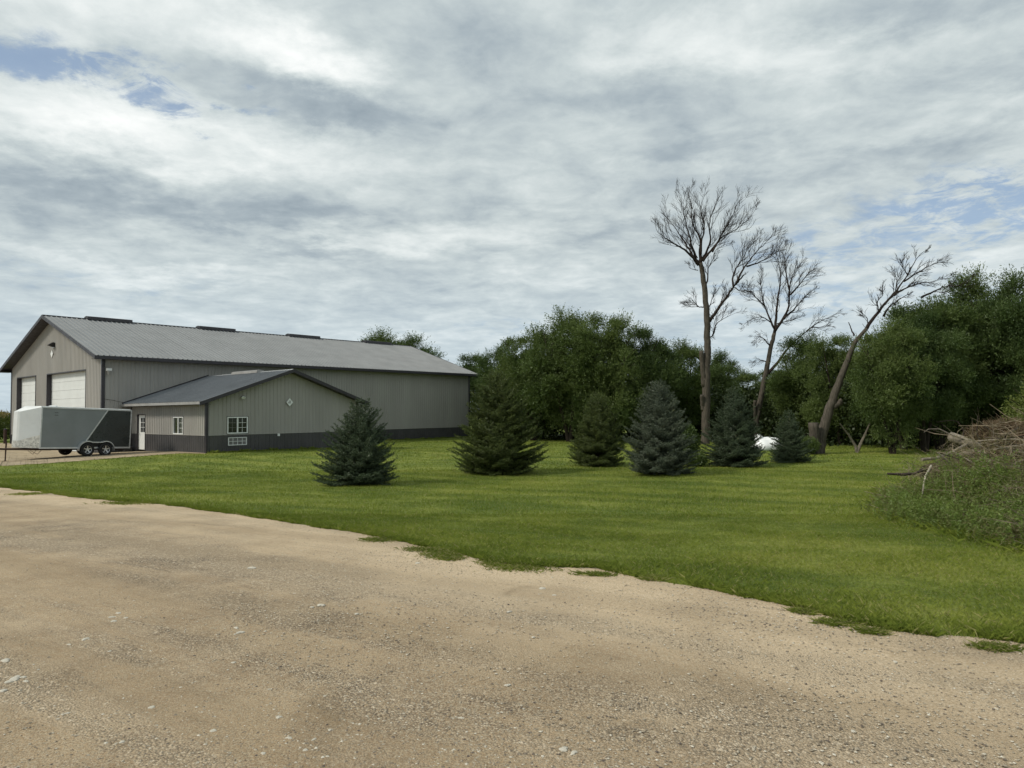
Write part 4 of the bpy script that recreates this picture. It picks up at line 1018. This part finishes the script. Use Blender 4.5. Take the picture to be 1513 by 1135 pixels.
t.limbs([(812, 1185), (815, 1140), (830, 1080), (848, 1020), (868, 960), (890, 900), (912, 840), (940, 770), (962, 715), (1010, 660)], 24, 7, dst=t.trunk, n=12)
t.limbs([(800, 1185), (792, 1120), (790, 1050)], 22, 19, -.1, -.3, dst=t.trunk, n=12)
t.limbs([(872, 985), (895, 970), (907, 958)], 14, 10, 0, -.2, dst=t.trunk, n=9)
t.limbs([(958, 690), (948, 665), (935, 634)], 4, 3.5, 0, .2)
t.limbs([(1010, 660), (1060, 590), (1110, 530), (1160, 470), (1200, 400), (1230, 350), (1275, 322)], 8, 1.6, 0, .9, twigs=9, tl=.75, bias=(.2, .8))
t.limbs([(1080, 610), (1100, 570), (1160, 530), (1200, 510)], 5, 2, .2, -.5, twigs=4, tl=.6, bias=(.5, .6))
t.limbs([(1110, 530), (1150, 500), (1220, 475), (1300, 462), (1380, 443)], 5, 1.4, .3, -.6, twigs=9, tl=.8, bias=(.9, .3))
t.limbs([(1165, 465), (1220, 430), (1280, 395), (1352, 375)], 4, 1.2, .4, 1.0, twigs=8, tl=.8, bias=(.9, .3))
t.limbs([(1180, 440), (1160, 410), (1150, 370)], 3, 1.1, .4, 0, twigs=5, tl=.6, bias=(-.1, .9))
t.limbs([(1130, 510), (1135, 460), (1125, 420)], 3, 1.1, .4, 1, twigs=4, tl=.6, bias=(-.2, .8))
t.limbs([(1060, 590), (1050, 550), (1080, 520), (1070, 488)], 3.5, 1.2, .1, -.5, twigs=6, tl=.6, bias=(-.2, .8))
t.limbs([(1020, 650), (1010, 610), (990, 600)], 3, 1, 0, .3, twigs=4, tl=.5, bias=(-.4, .7))
t.limbs([(1235, 532), (1290, 505), (1340, 484), (1400, 482), (1475, 425)], 5, 1.6, .2, -1.2, twigs=6, tl=.7, bias=(.9, .4))
t.done('thick leaning dead tree with a cut stub at its foot', bp)
# forked bare sapling in the shade
p0 = G(1266, 669); o = empty('bare_sapling', p0); v = MB()
for L_ in ([(1266, 669), (1264, 659), (1254, 643), (1241, 626)], [(1266, 669), (1272, 655), (1279, 640), (1286, 624)]):
    v.tube([tuple(at(x, y, p0.y) - p0) for x, y in L_], [.09, .07, .05, .03], 6)
v.build('trunk', m_deadwood, o); tag(o, 'thin V-shaped bare sapling in the dark under the trees right of the leaning trunk', 'tree')

# ------------------------------------------------------------------ white sheeted heap
p0 = G(1133, 676); p0 = Vector((at(1133, 660, 40).x, 40, float(g(10, 40))))
o = empty('covered_heap', p0); o.scale = (.9, .9, .82)
bm = bmesh.new(); bmesh.ops.create_icosphere(bm, subdivisions=4, radius=1)
for q in bm.verts:
    c_ = q.co; x, y, z = c_
    rr = 1 + .10 * math.sin(5 * x + 2 * y) + .05 * math.sin(7 * y + 5 * z)
    q.co = Vector((x * .95 * rr, y * .8 * rr, max(z, -.02) ** 1 * .95 * rr if z > 0 else z * .05))
    if z > .55: q.co.z = .78 + (q.co.z - .78) * .4
me = bpy.data.meshes.new('sheet'); bm.to_mesh(me); bm.free(); me.materials.append(m_tarp)
for f in me.polygons: f.use_smooth = True
link(bpy.data.objects.new('sheet', me), o)
v = MB(); v.tube([(-.50, 0, .55), (-.50, 0, .80), (-.49, 0, .98), (-.48, 0, 1.06)], [.30, .27, .20, .06], 12, jit=.15); v.build('bundled_corner', m_tarp, o, smooth=True)
tag(o, 'white plastic covered heap standing between the layered spruce and the shortest spruce', 'covered heap')

# ------------------------------------------------------------------ brush heap on the right
def T2(px, py, D): return at(px, py, D - 1.5)
def stick(name, pts, rads, mt, label=None, cat=None, group=None, n=7, ends=None):
    P = [T2(*p) for p in pts]; b0 = P[0].copy(); o = empty(name, b0)
    v = MB(); v.tube([tuple(p - b0) for p in P], rads, n, jit=.06); v.build('bark' if cat == 'log' else 'wood', mt, o, smooth=(n > 8))
    if ends:
        v = MB(); d = (P[0] - P[1]).normalized(); v.tube([tuple(P[0] - b0 + d * .001), tuple(P[0] - b0 + d * .008)], rads[0] * .96, n); v.build('cut_end', m_cut, o)
    return tag(o, label, cat, group)
m_rootwood = mat('brown_root_wood', (.17, .115, .075), .9, 0, .2, .3, 9, .8, 30)
stick('cut_log', [(1405, 645, 17.3), (1420, 650, 17.1), (1449, 662, 16.9)], [.105, .10, .09], m_deadwood, 'thick grey cut log lying on top of the brush heap', 'log', n=10, ends=True)
stick('cut_log', [(1455, 672, 16.5), (1438, 668, 16.7), (1420, 672, 16.5)], [.07, .07, .055], m_deadwood, 'shorter brownish log under the thick grey log', 'log', n=9, ends=True)
stick('bare_branch', [(1376, 688, 15.4), (1367, 705, 15.2), (1364, 722, 15.0), (1362, 735, 14.9), (1351, 747, 14.8)], [.021, .018, .016, .013, .007], m_palewood, 'pale barkless branch standing upright at the left end of the heap', 'branch')
stick('bare_branch', [(1311, 700, 16.4), (1335, 701, 16.4), (1350, 700, 16.5), (1372, 692, 16.7)], [.02, .035, .028, .02], m_darkwood, 'dark rough branch pointing left out of the heap over the grass', 'branch')
stick('bare_branch', [(1362, 679, 16.2), (1383, 677, 16.3), (1408, 668, 16.5), (1430, 655, 16.7)], [.035, .03, .03, .025], m_deadwood, 'grey branch with a dark broken end above the upright pale branch', 'branch')
stick('bare_branch', [(1365, 639, 17), (1372, 634, 17), (1388, 634, 17), (1402, 641, 17), (1440, 655, 17)], [.004, .007, .009, .012, .016], m_deadwood, 'thin curved branch reaching left above the thick log', 'branch')
stick('bare_branch', [(1384, 624, 17.4), (1405, 621, 17.4), (1415, 623, 17.4), (1424, 635, 17.3), (1423, 645, 17.2)], [.005, .009, .01, .012, .014], m_twig, 'thin arched twig over the thick log', 'branch')
stick('bare_branch', [(1408, 667, 15.5), (1438, 684, 14.8), (1476, 700, 14.2), (1513, 713, 13.8), (1560, 735, 13.3)], [.012, .013, .014, .016, .02], m_deadwood, 'long thin branch sloping down right across the weeds', 'branch')
stick('bare_branch', [(1437, 662, 15.7), (1470, 692, 14.8), (1495, 724, 14.2)], [.016, .014, .006], m_twig, 'dark thin branch dropping from under the log', 'branch')
stick('bare_branch', [(1440, 652, 16.4), (1466, 650, 16.2), (1500, 649, 16), (1545, 655, 15.8)], [.014, .016, .018, .02], m_deadwood, 'straight horizontal grey branch right of the thick log', 'branch')
stick('bare_branch', [(1476, 738, 13.2), (1487, 752, 13.0), (1500, 764, 12.8)], [.005, .008, .006], m_palewood, 'thin pale forked twig low in the dark right weeds', 'branch')
stick('bare_branch', [(1493, 777, 12.3), (1505, 785, 12.2), (1520, 796, 12.0)], [.010, .009, .012], m_palewood, 'short pale stick at the lower right foot of the heap', 'branch')
stick('bare_branch', [(1413, 741, 14.2), (1422, 739, 14.2), (1430, 737, 14.3)], [.03, .032, .03], m_palewood, 'short pale broken log end among the green weeds', 'branch')
stick('bare_branch', [(1445, 613, 17.5), (1443, 640, 17.4), (1450, 658, 17.2)], [.006, .012, .02], m_twig, 'dark twig standing upright behind the thick log', 'branch')
rb = np.random.default_rng(41)
for q in range(18):
    x0 = 1385 + 130 * rb.random(); y0 = float(np.interp(x0, [1385, 1440, 1515], [676, 655, 640])) + 40 * rb.random() ** 1.5; L_ = 30 + 45 * rb.random(); sl = rb.normal(.15, .45)
    D_ = 15.4 + 1.2 * rb.random() + (.0 if y0 < 680 else -.7); w_ = .010 + .022 * rb.random() ** 1.5
    stick('bare_branch', [(x0 - L_ / 2, y0 - sl * L_ / 2, D_ + rb.normal(0, .3)), (x0 - L_ / 6, y0 - sl * L_ / 6 + rb.normal(0, 2), D_), (x0 + L_ / 5, y0 + sl * L_ / 5 + rb.normal(0, 2), D_), (x0 + L_ / 2, y0 + sl * L_ / 2, D_ + rb.normal(0, .3))],
          [w_ * .5, w_ * .85, w_, w_ * .8], [m_deadwood, m_twig, m_darkwood, m_rootwood][q % 4], 'dead brown branch tangled in the top of the brush heap', 'branch', 'dead branches in the brush heap', n=6)
# random thin sticks woven through the heap: countable ones are left as one tangled mass
def heap_surface(px):   # silhouette of the heap
    return float(np.interp(px, [1300, 1325, 1350, 1375, 1400, 1440, 1480, 1513, 1600], [742, 716, 694, 676, 658, 642, 628, 618, 606])) + 9 * math.sin(px * .11) + 7 * math.sin(px * .27 + 1)
heap_pts = []
r = np.random.default_rng(21)
def heap_sample(n):
    out = []
    while len(out) < n:
        px = 1300 + r.random() * 300; top = heap_surface(px); bot = float(np.interp(px, [1300, 1340, 1513, 1620], [745, 765, 805, 830]))
        f = r.random(); py = top + (bot - top) * f
        Dn = G(px, bot).y; D = Dn + (1 - f) * 3.2 + r.random() * 1.0 - .3
        out.append(at(px, py, D))
    return out
mbt = MB()
for p in heap_sample(800):
    L_ = .2 + .6 * r.random(); d = unit(np.array([r.normal(0, 1), r.normal(0, .7), r.normal(.02, .36)]))
    q = np.array(p); m1 = q + d * L_ * .5 + r.normal(0, .04, 3)
    e_ = q + d * L_ + r.normal(0, .08, 3)
    if min(q[2], e_[2]) < .05: continue
    w_ = .002 + .006 * r.random() ** 2.5
    mbt.tube([tuple(q), tuple(m1), tuple(e_)], [w_, w_ * .9, w_ * .4], 4, cap=False)
tag(mbt.build('brush_twigs', mat('dry_twig', (.26, .21, .145), .9, 0, .2, .4, 6)), kind='stuff')
# brown root/brush mat on the top right
C = np.array([tuple(at(px, py, D)) for px, py, D in [(1455, 645, 17.2), (1470, 640, 17), (1485, 636, 17), (1500, 642, 16.8), (1513, 650, 16.6), (1480, 655, 16.6), (1496, 662, 16.3), (1462, 658, 16.8), (1530, 645, 16.6), (1550, 655, 16.4), (1475, 672, 16.2)]])
m_brown = leaf_mat('brown_brush', (.07, .050, .033), (.21, .150, .095), (.14, .10, .06), .1, 1.5, .02)
tag(leaf_cloud('dead_brush', C, [.42] * len(C), 16000, m_brown, .16, .014, .6, 9), kind='stuff')
# soil/debris core so one cannot see through
core = empty('brush_heap', at(1470, 740, 15.6)); core.location.z = float(g(core.location.x, core.location.y))
bm = bmesh.new(); bmesh.ops.create_icosphere(bm, subdivisions=5, radius=1)
for q in bm.verts:
    x, y, z = q.co; nrm_ = 1 + .16 * math.sin(7 * x + 3 * z) * math.sin(6 * y + 1) + .08 * math.sin(19 * x) * math.sin(17 * y + 11 * z)
    q.co = Vector((x * 2.7 * nrm_, y * 1.7 * nrm_, z * 1.35 * nrm_))
me = bpy.data.meshes.new('soil_mound'); bm.to_mesh(me); bm.free(); me.materials.append(mat('heap_soil', (.05, .045, .025), .95, 0, .1, .5, 6, 1.0, 15))
oc = link(bpy.data.objects.new('soil_mound', me), core); oc.location = (1.9, 1.3, 0); oc.scale = (.9, .9, 1)
tag(core, 'overgrown mound of soil, dead branches and weeds at the right edge of the lawn', 'brush heap')
# weeds over the heap: leafy stems
def weed_mass(name, pts, hmin, hmax, per, mt, llen, lwid, seed, parent=None, lean=.25):
    r = np.random.default_rng(seed); P = np.array([tuple(p) for p in pts]); N = len(P)
    H = hmin + (hmax - hmin) * r.random(N); ln_ = r.normal(0, lean, (N, 2))
    t_ = (np.arange(per) + .5) / per
    z_ = H[:, None] * t_; x_ = ln_[:, 0:1] * z_ * t_ + P[:, 0:1]; y_ = ln_[:, 1:2] * z_ * t_ + P[:, 1:2]
    B = np.stack([x_, y_, P[:, 2:3] + z_], -1).reshape(-1, 3)
    az = r.random(N * per) * 6.283; el = r.normal(.45, .4, N * per)
    d = np.stack([np.cos(az) * np.cos(el), np.sin(az) * np.cos(el), np.sin(el)], -1)
    return np_mesh(name, leaves_from(B, d, r, llen, lwid), 4, mt, parent)
def hs_low(n, lo=0.0, hi=1.0, x0=1300, x1=1600):
    out = []
    while len(out) < n:
        px = max(x0, 1316) + r.random() * (x1 - max(x0, 1316)); top = heap_surface(px); bot = float(np.interp(px, [1300, 1340, 1513, 1620], [745, 768, 808, 830]))
        f = lo + (hi - lo) * r.random(); D = G(px, bot).y + (1 - f) * 3.0 - .35 + .5 * r.random()
        p = at(px, top + (bot - top) * f + 12, D); p.z = max(p.z, float(g(p.x, p.y))); out.append(p)
    return out
m_weed3 = leaf_mat('olive_weed', (.085, .110, .034), (.180, .205, .070), (.14, .165, .055), .3, 1.6)
cent = hs_low(165, .22, 1.0)
def clumps(sel, per_c, sd_): 
    out = []
    for c_ in sel:
        for _ in range(per_c):
            q = c_ + Vector((r.normal(0, sd_), r.normal(0, sd_), 0)); q.z = max(q.z - .12 - .1 * abs(r.normal()), float(g(q.x, q.y))); out.append(q)
    return out
tag(weed_mass('weeds', clumps(cent[:80], 34, .20), .12, .50, 20, m_weed, .055, .018, 31, None, .35), kind='stuff')
tag(weed_mass('olive_weeds', clumps(cent[80:125], 30, .24), .10, .42, 20, m_weed3, .045, .014, 33, None, .45), kind='stuff')
tag(weed_mass('dry_weeds', clumps(cent[125:] + hs_low(22, .0, .35, 1315, 1480), 30, .22), .10, .42, 18, m_weed2, .055, .007, 32, None, .55), kind='stuff')
mbk = MB()
for p in hs_low(190, .1, .95, 1480, 1590) + hs_low(70, .0, .4, 1325, 1470):
    q = np.array(p) + np.array([0, -.12, .12]); L_ = .25 + .6 * r.random(); d = unit(np.array([r.normal(-.3, .9), r.normal(-.2, .5), r.normal(.25, .5)]))
    m1 = q + d * L_ * .5; e_ = m1 + unit(d + r.normal(0, .3, 3)) * L_ * .5; w_ = .002 + .004 * r.random()
    mbk.tube([tuple(q), tuple(m1), tuple(e_)], [w_, w_ * .8, w_ * .4], 3, cap=False)
    mbk.tube([tuple(m1), tuple(m1 + unit(d + r.normal(0, .6, 3)) * L_ * .4)], [w_ * .7, w_ * .3], 3, cap=False)
tag(mbk.build('dead_stems', mat('grey_stem', (.20, .165, .12), .9, 0, .2, .4, 6)), kind='stuff')
# fine long grass fringe around the heap
def blades(P, H, Wd, r, lean=.5, quad=True):
    N = len(P); az = r.random(N) * 6.283; s_ = np.stack([np.cos(az), np.sin(az), 0 * az], -1) * (Wd / 2)[:, None]
    l1 = r.normal(0, lean, (N, 2)) * H[:, None]
    mid = P + np.concatenate([l1 * .35, (H * .55)[:, None]], 1); tip = P + np.concatenate([l1, (H * (1 - .15 * np.abs(l1).sum(1) / (H + 1e-6) * .5))[:, None]], 1)
    if quad: return np.stack([P - s_, P + s_, mid + s_ * .8, tip], 1)
    return np.stack([P - s_, P + s_, tip], 1)
Pf = np.array([tuple(G(float(x), float(np.interp(x, [1300, 1340, 1400, 1513, 1620], [742, 768, 782, 808, 832])) - 22 + 26 * r.random())) for x in np.linspace(1300, 1610, 15000)])
Pf[:, :2] += r.normal(0, .22, (len(Pf), 2)); Pf[:, 2] = g(Pf[:, 0], Pf[:, 1])
tag(np_mesh('long_grass', blades(Pf, .04 + .12 * r.random(len(Pf)) ** 1.6, np.full(len(Pf), .005), r, .8), 4, m_blade_edge), kind='stuff')
# pale sapling leaning in from the right
p0 = at(1545, 700, 17.5); p0.z = float(g(p0.x, p0.y)); o = empty('young_tree', p0)
v = MB(); v.tube([(0, 0, 0), (.05, 0, 1.2), (-.15, 0, 2.4)], [.04, .03, .01], 6)
for q in range(7): v.tube([(0, 0, .7 + q * .22), (-.5 - .1 * q % .3, .1 * q - .3, 1.2 + q * .24)], [.018, .005], 5)
v.build('trunk', m_bark2, o)
C = np.array([(-.55, 0, 1.75), (-.35, .3, 2.1), (-.2, -.2, 2.45), (-.7, .2, 1.45), (0, 0, 2.7), (.3, .3, 2.2), (.4, -.2, 1.7), (-.3, -.3, 1.6), (.1, .1, 2.0)])
k = r.integers(0, len(C), 7000); P_ = C[k] + unit(r.normal(0, 1, (7000, 3))) * (r.random(7000) ** .5 * .42)[:, None]
np_mesh('crown', leaves_from(P_, unit(r.normal(0, 1, (7000, 3)) + np.array([-.5, 0, .4])), r, .075, .028), 4, m_sapl, o)
tag(o, 'young tree with yellow-green leaves at the right edge behind the heap', 'tree')
# green shrub beside the silvery spruce
def shrub(px, py, w, h_, n, label, mt=m_weed, seed=3, ll=.09, lw=.05):
    p0 = G(px, py); r = np.random.default_rng(seed); o = empty('shrub', p0)
    v = MB()
    for q in range(5): a_ = q * 1.3; v.tube([(0, 0, 0), (math.cos(a_) * w * .3, math.sin(a_) * w * .3, h_ * .8)], [.012, .004], 4)
    v.build('stem', m_bark2, o)
    P_ = unit(r.normal(0, 1, (n, 3))) * (r.random(n) ** .45)[:, None] * np.array([w / 2, w / 2, h_ / 2]) + np.array([0, 0, h_ / 2])
    np_mesh('foliage', leaves_from(P_, unit(r.normal(0, 1, (n, 3)) + np.array([0, 0, .5])), r, ll, lw), 4, mt, o)
    return tag(o, label, 'shrub')
shrub(1015, 688, 1.1, 1.7, 5000, 'upright green shrub against the right side of the silvery spruce', m_leafB, 3)
shrub(1030, 690, .8, .55, 2500, 'low green shrub between the silvery spruce and the layered spruce', m_leafA, 4)
shrub(1192, 672, 1.3, .9, 3000, 'low green weeds at the foot of the cut stub', m_leafA, 5)

# ------------------------------------------------------------------ corn at the left
r = np.random.default_rng(77)
n = 40000; x = -46 - 30 * r.random(n) + 6; y = 57 + 9 * r.random(n) ** 1.5
x = np.where(x > -44 , x - 3, x); zz = 2.35 * r.random(n) ** .8
P_ = np.stack([x, y, zz + .1], -1); az = r.random(n) * 6.283; el = r.normal(.7, .4, n)
d = np.stack([np.cos(az) * np.cos(el), np.sin(az) * np.cos(el), np.sin(el)], -1)
tag(np_mesh('corn_field', leaves_from(P_, d, r, .45, .07), 4, None, None, [m_corn, m_tassel], (zz > 2.0).astype(int)), kind='stuff')

# ------------------------------------------------------------------ lawn grass
def barn_inside(x, y, pad=.05):
    rx, ry = x - PX, y - PY; s_ = rx * math.sin(YAW) + ry * math.cos(YAW); u_ = rx * math.cos(YAW) - ry * math.sin(YAW)
    return ((s_ > -pad) & (s_ < LN + pad) & (u_ < pad) & (u_ > -WD - pad)) | ((s_ > JS - pad) & (s_ < JS + LW + pad) & (u_ > -pad) & (u_ < JU + pad))
def lawn_pts(n, y0, y1, r, marg=3.0):
    y = y0 + (y1 - y0) * r.random(n); x = (r.random(n) * 2 - 1) * (y1 * .74 + marg)
    k = (np.abs(x) < y * .74 + marg) & (y > y_edge(x) - .03) & ~in_yard(x, y) & ~barn_inside(x, y)
    return x[k], y[k]
r = np.random.default_rng(99)
def patchy(x, y): return .75 + .25 * np.sin(x * 1.3 + np.sin(y * 1.7) * 2) * np.sin(y * 1.1 + np.sin(x * .9) * 2)
for nm, n, y0, y1, hb, wb, quad in (('grass', 560000, 4.0, 14.0, .042, .0042, True), ('grass', 330000, 13.5, 28.0, .065, .014, False), ('grass', 260000, 27, 62, .08, .032, False)):
    x, y = lawn_pts(n, y0, y1, r); N = len(x)
    P_ = np.stack([x, y, g(x, y) - .003], -1)
    H = hb * patchy(x, y) * (.55 + .8 * r.random(N)); de = y - y_edge(x)
    H *= 1 + .9 * np.exp(-np.maximum(de, 0) / .5) * (x > -30)
    tag(np_mesh(nm, blades(P_, H, wb * (.7 + .6 * r.random(N)), r, .55, quad), 4 if quad else 3, m_blade), kind='stuff')
# taller tufts along the gravel edge, and runners creeping onto it
n = 90000; x = -18 + 32 * r.random(n) ** .8; y = y_edge(x) + np.abs(r.normal(0, .18, n)) - .03; P_ = np.stack([x, y, g(x, y)], -1)
cl = np.sin(x * 5.1) * np.sin(x * 2.3 + 1) > -.35
P_ = P_[cl]; N = len(P_)
tag(np_mesh('verge_grass', blades(P_, .03 + .065 * r.random(N) ** 1.5, np.full(N, .0042), r, .6), 4, m_blade_edge), kind='stuff')
cr = []
for px, py, w, hh in [(765, 842, 50, 5), (735, 834, 22, 4), (655, 822, 24, 5), (668, 828, 14, 3), (965, 858, 12, 3), (1235, 925, 25, 4), (1470, 962, 30, 4), (560, 800, 20, 3), (1190, 908, 18, 3), (45, 731, 14, 1.5), (185, 745, 30, 2), (880, 852, 24, 2), (1290, 938, 20, 3), (630, 815, 30, 3)]:
    c0 = G(px, py); c1 = G(px + w, py + (hh * .5)); c2 = G(px, py + hh); a_ = (c1 - c0).length; b2 = (c2 - c0).length
    m_ = int(800 + 1600 * a_ * b2)
    q = r.normal(0, .5, (m_, 2)); dd_ = np.array((c1 - c0)[:2]) / a_
    nn = np.array([-dd_[1], dd_[0]]); cr.append(np.array(c0[:2]) + q[:, :1] * dd_ * a_ + q[:, 1:] * nn * b2)
cr = np.vstack(cr); P_ = np.column_stack([cr, g(cr[:, 0], cr[:, 1]) + .012]); N = len(P_)
tag(np_mesh('creeping_weeds', blades(P_, .015 + .035 * r.random(N), np.full(N, .005), r, 1.1), 4, blade_mat('creeping_grass', .9, .35)), kind='stuff')
# weeds along the building foot
n = 5200; s_ = JS + (LN - JS) * r.random(n); u_ = np.where(s_ < JS + LW, JU, 0) + .05 + .22 * r.random(n); 
w_ = np.array([tuple(bw(a_, b2, 0)) for a_, b2 in zip(s_, u_)]); w_[:, 2] = g(w_[:, 0], w_[:, 1])
H = (.04 + .08 * r.random(n)) * (1 + .8 * (np.sin(s_ * 2.1) * np.sin(s_ * 5.3 + 1) > .35))
tag(np_mesh('foundation_weeds', blades(w_, H, np.full(n, .035), r, .5), 4, m_blade_edge), kind='stuff')

# ------------------------------------------------------------------ loose stones
r = np.random.default_rng(123)
def stones(P, S, r):
    N = len(P); base = np.array([(1, 0, 0), (0, 1, 0), (-1, 0, 0), (0, -1, 0), (0, 0, .6), (0, 0, -.6)], float)
    az = r.random(N) * 6.283; c_, s_ = np.cos(az), np.sin(az)
    V = base[None] * (S[:, None, None] * (.6 + .7 * r.random((N, 6, 1)))); 
    V = np.stack([V[..., 0] * c_[:, None] - V[..., 1] * s_[:, None], V[..., 0] * s_[:, None] + V[..., 1] * c_[:, None], V[..., 2] * .75], -1) + P[:, None, :]
    f = np.array([(0, 1, 4), (1, 2, 4), (2, 3, 4), (3, 0, 4)])
    return V[:, f].reshape(-1, 3, 3)
n = 150000; y = 2.6 + 13 * r.random(n) ** 1.15; x = (r.random(n) * 2 - 1) * (y * .75 + 1.5)
dens = .5 + .5 * np.sin((x * .84 - y * .55) * 1.1 + 1.2 * np.sin(y * .5)) * np.sin((x * .54 + y * .84) * 1.7 + .5)
ye = y_edge(x); right = sstep(-3.5, 2.5, x + .2 * y)
k = (y < ye - .05) & (r.random(n) < (.10 + .90 * right * dens))
x, y = x[k], y[k]; N = len(x); zr = g(x, y) + .022
S = .0034 + .0092 * r.random(N) ** 2.4
m_chip = bpy.data.materials.new('stone_chip'); m_chip.use_nodes = True; T = NT(m_chip.node_tree); bs = T.n['Principled BSDF']; bs.inputs['Roughness'].default_value = .9
np_ = T.new('ShaderNodeNewGeometry'); pz = T.vec('MULTIPLY', np_.outputs['Position'], (1, 1, 1))
cc = T.noise(pz, 38, 1, .5)
T.l.new(T.ramp(T.mapr(cc, .3, .7, 0, 1, False), [(0, (.09, .07, .06)), (.3, (.20, .165, .12)), (.6, (.36, .31, .23)), (1, (.60, .56, .47))]), bs.inputs['Base Color'])
tag(np_mesh('loose_gravel', stones(np.stack([x, y, zr], -1), S, r), 3, m_chip), kind='stuff')
# larger pale stones, one by one
BIG = [(8, 981, 16), (22, 1008, 20), (12, 1013, 12), (34, 1006, 10), (5, 1026, 12), (38, 1012, 9), (165, 916, 9), (168, 922, 10), (175, 910, 9), (186, 917, 7), (126, 949, 12), (102, 957, 7),
       (224, 1051, 11), (474, 898, 13), (461, 901, 7), (355, 939, 12), (349, 932, 9), (315, 1086, 11), (180, 1103, 9), (412, 1066, 10), (427, 1097, 10), (464, 1099, 8), (451, 1115, 9),
       (389, 1120, 9), (833, 1114, 16), (848, 1119, 12), (681, 1067, 8), (801, 873, 12), (819, 883, 7), (788, 946, 7), (1326, 930, 12), (1212, 906, 9), (345, 984, 8), (162, 967, 6), (372, 842, 14),
       (750, 1018, 10), (752, 908, 9), (617, 835, 9), (1261, 1087, 9), (1074, 877, 8), (1323, 983, 8), (99, 1060, 7), (488, 1085, 8), (527, 911, 8)]
sm = []
for q in range(5):
    bm = bmesh.new(); bmesh.ops.create_icosphere(bm, subdivisions=2, radius=.5)
    ph = r.random(6) * 6
    for v_ in bm.verts:
        a_ = math.atan2(v_.co.y, v_.co.x); k_ = 1 + .22 * math.sin(2 * a_ + ph[0]) + .16 * math.sin(3 * a_ + ph[1]) + .10 * math.sin(5 * a_ + ph[2])
        v_.co.x *= k_; v_.co.y *= k_ * .75; v_.co.z *= .30
    me = bpy.data.meshes.new('stone'); bm.to_mesh(me); bm.free(); me.materials.append(m_stone); sm.append(me)
for i, (px, py, w) in enumerate(BIG):
    p = G(px, py); s_ = w * p.y / F; p.z += .012
    o = bpy.data.objects.new('stone', sm[i % 5]); o.location = (p.x, p.y, p.z + .010); o.rotation_euler = (0, 0, r.random() * 6.28); o.scale = (s_, s_, min(s_, .07))
    link(o); tag(o, 'flat pale limestone piece pressed into the gravel road', 'stone', 'pale stones in the gravel road')
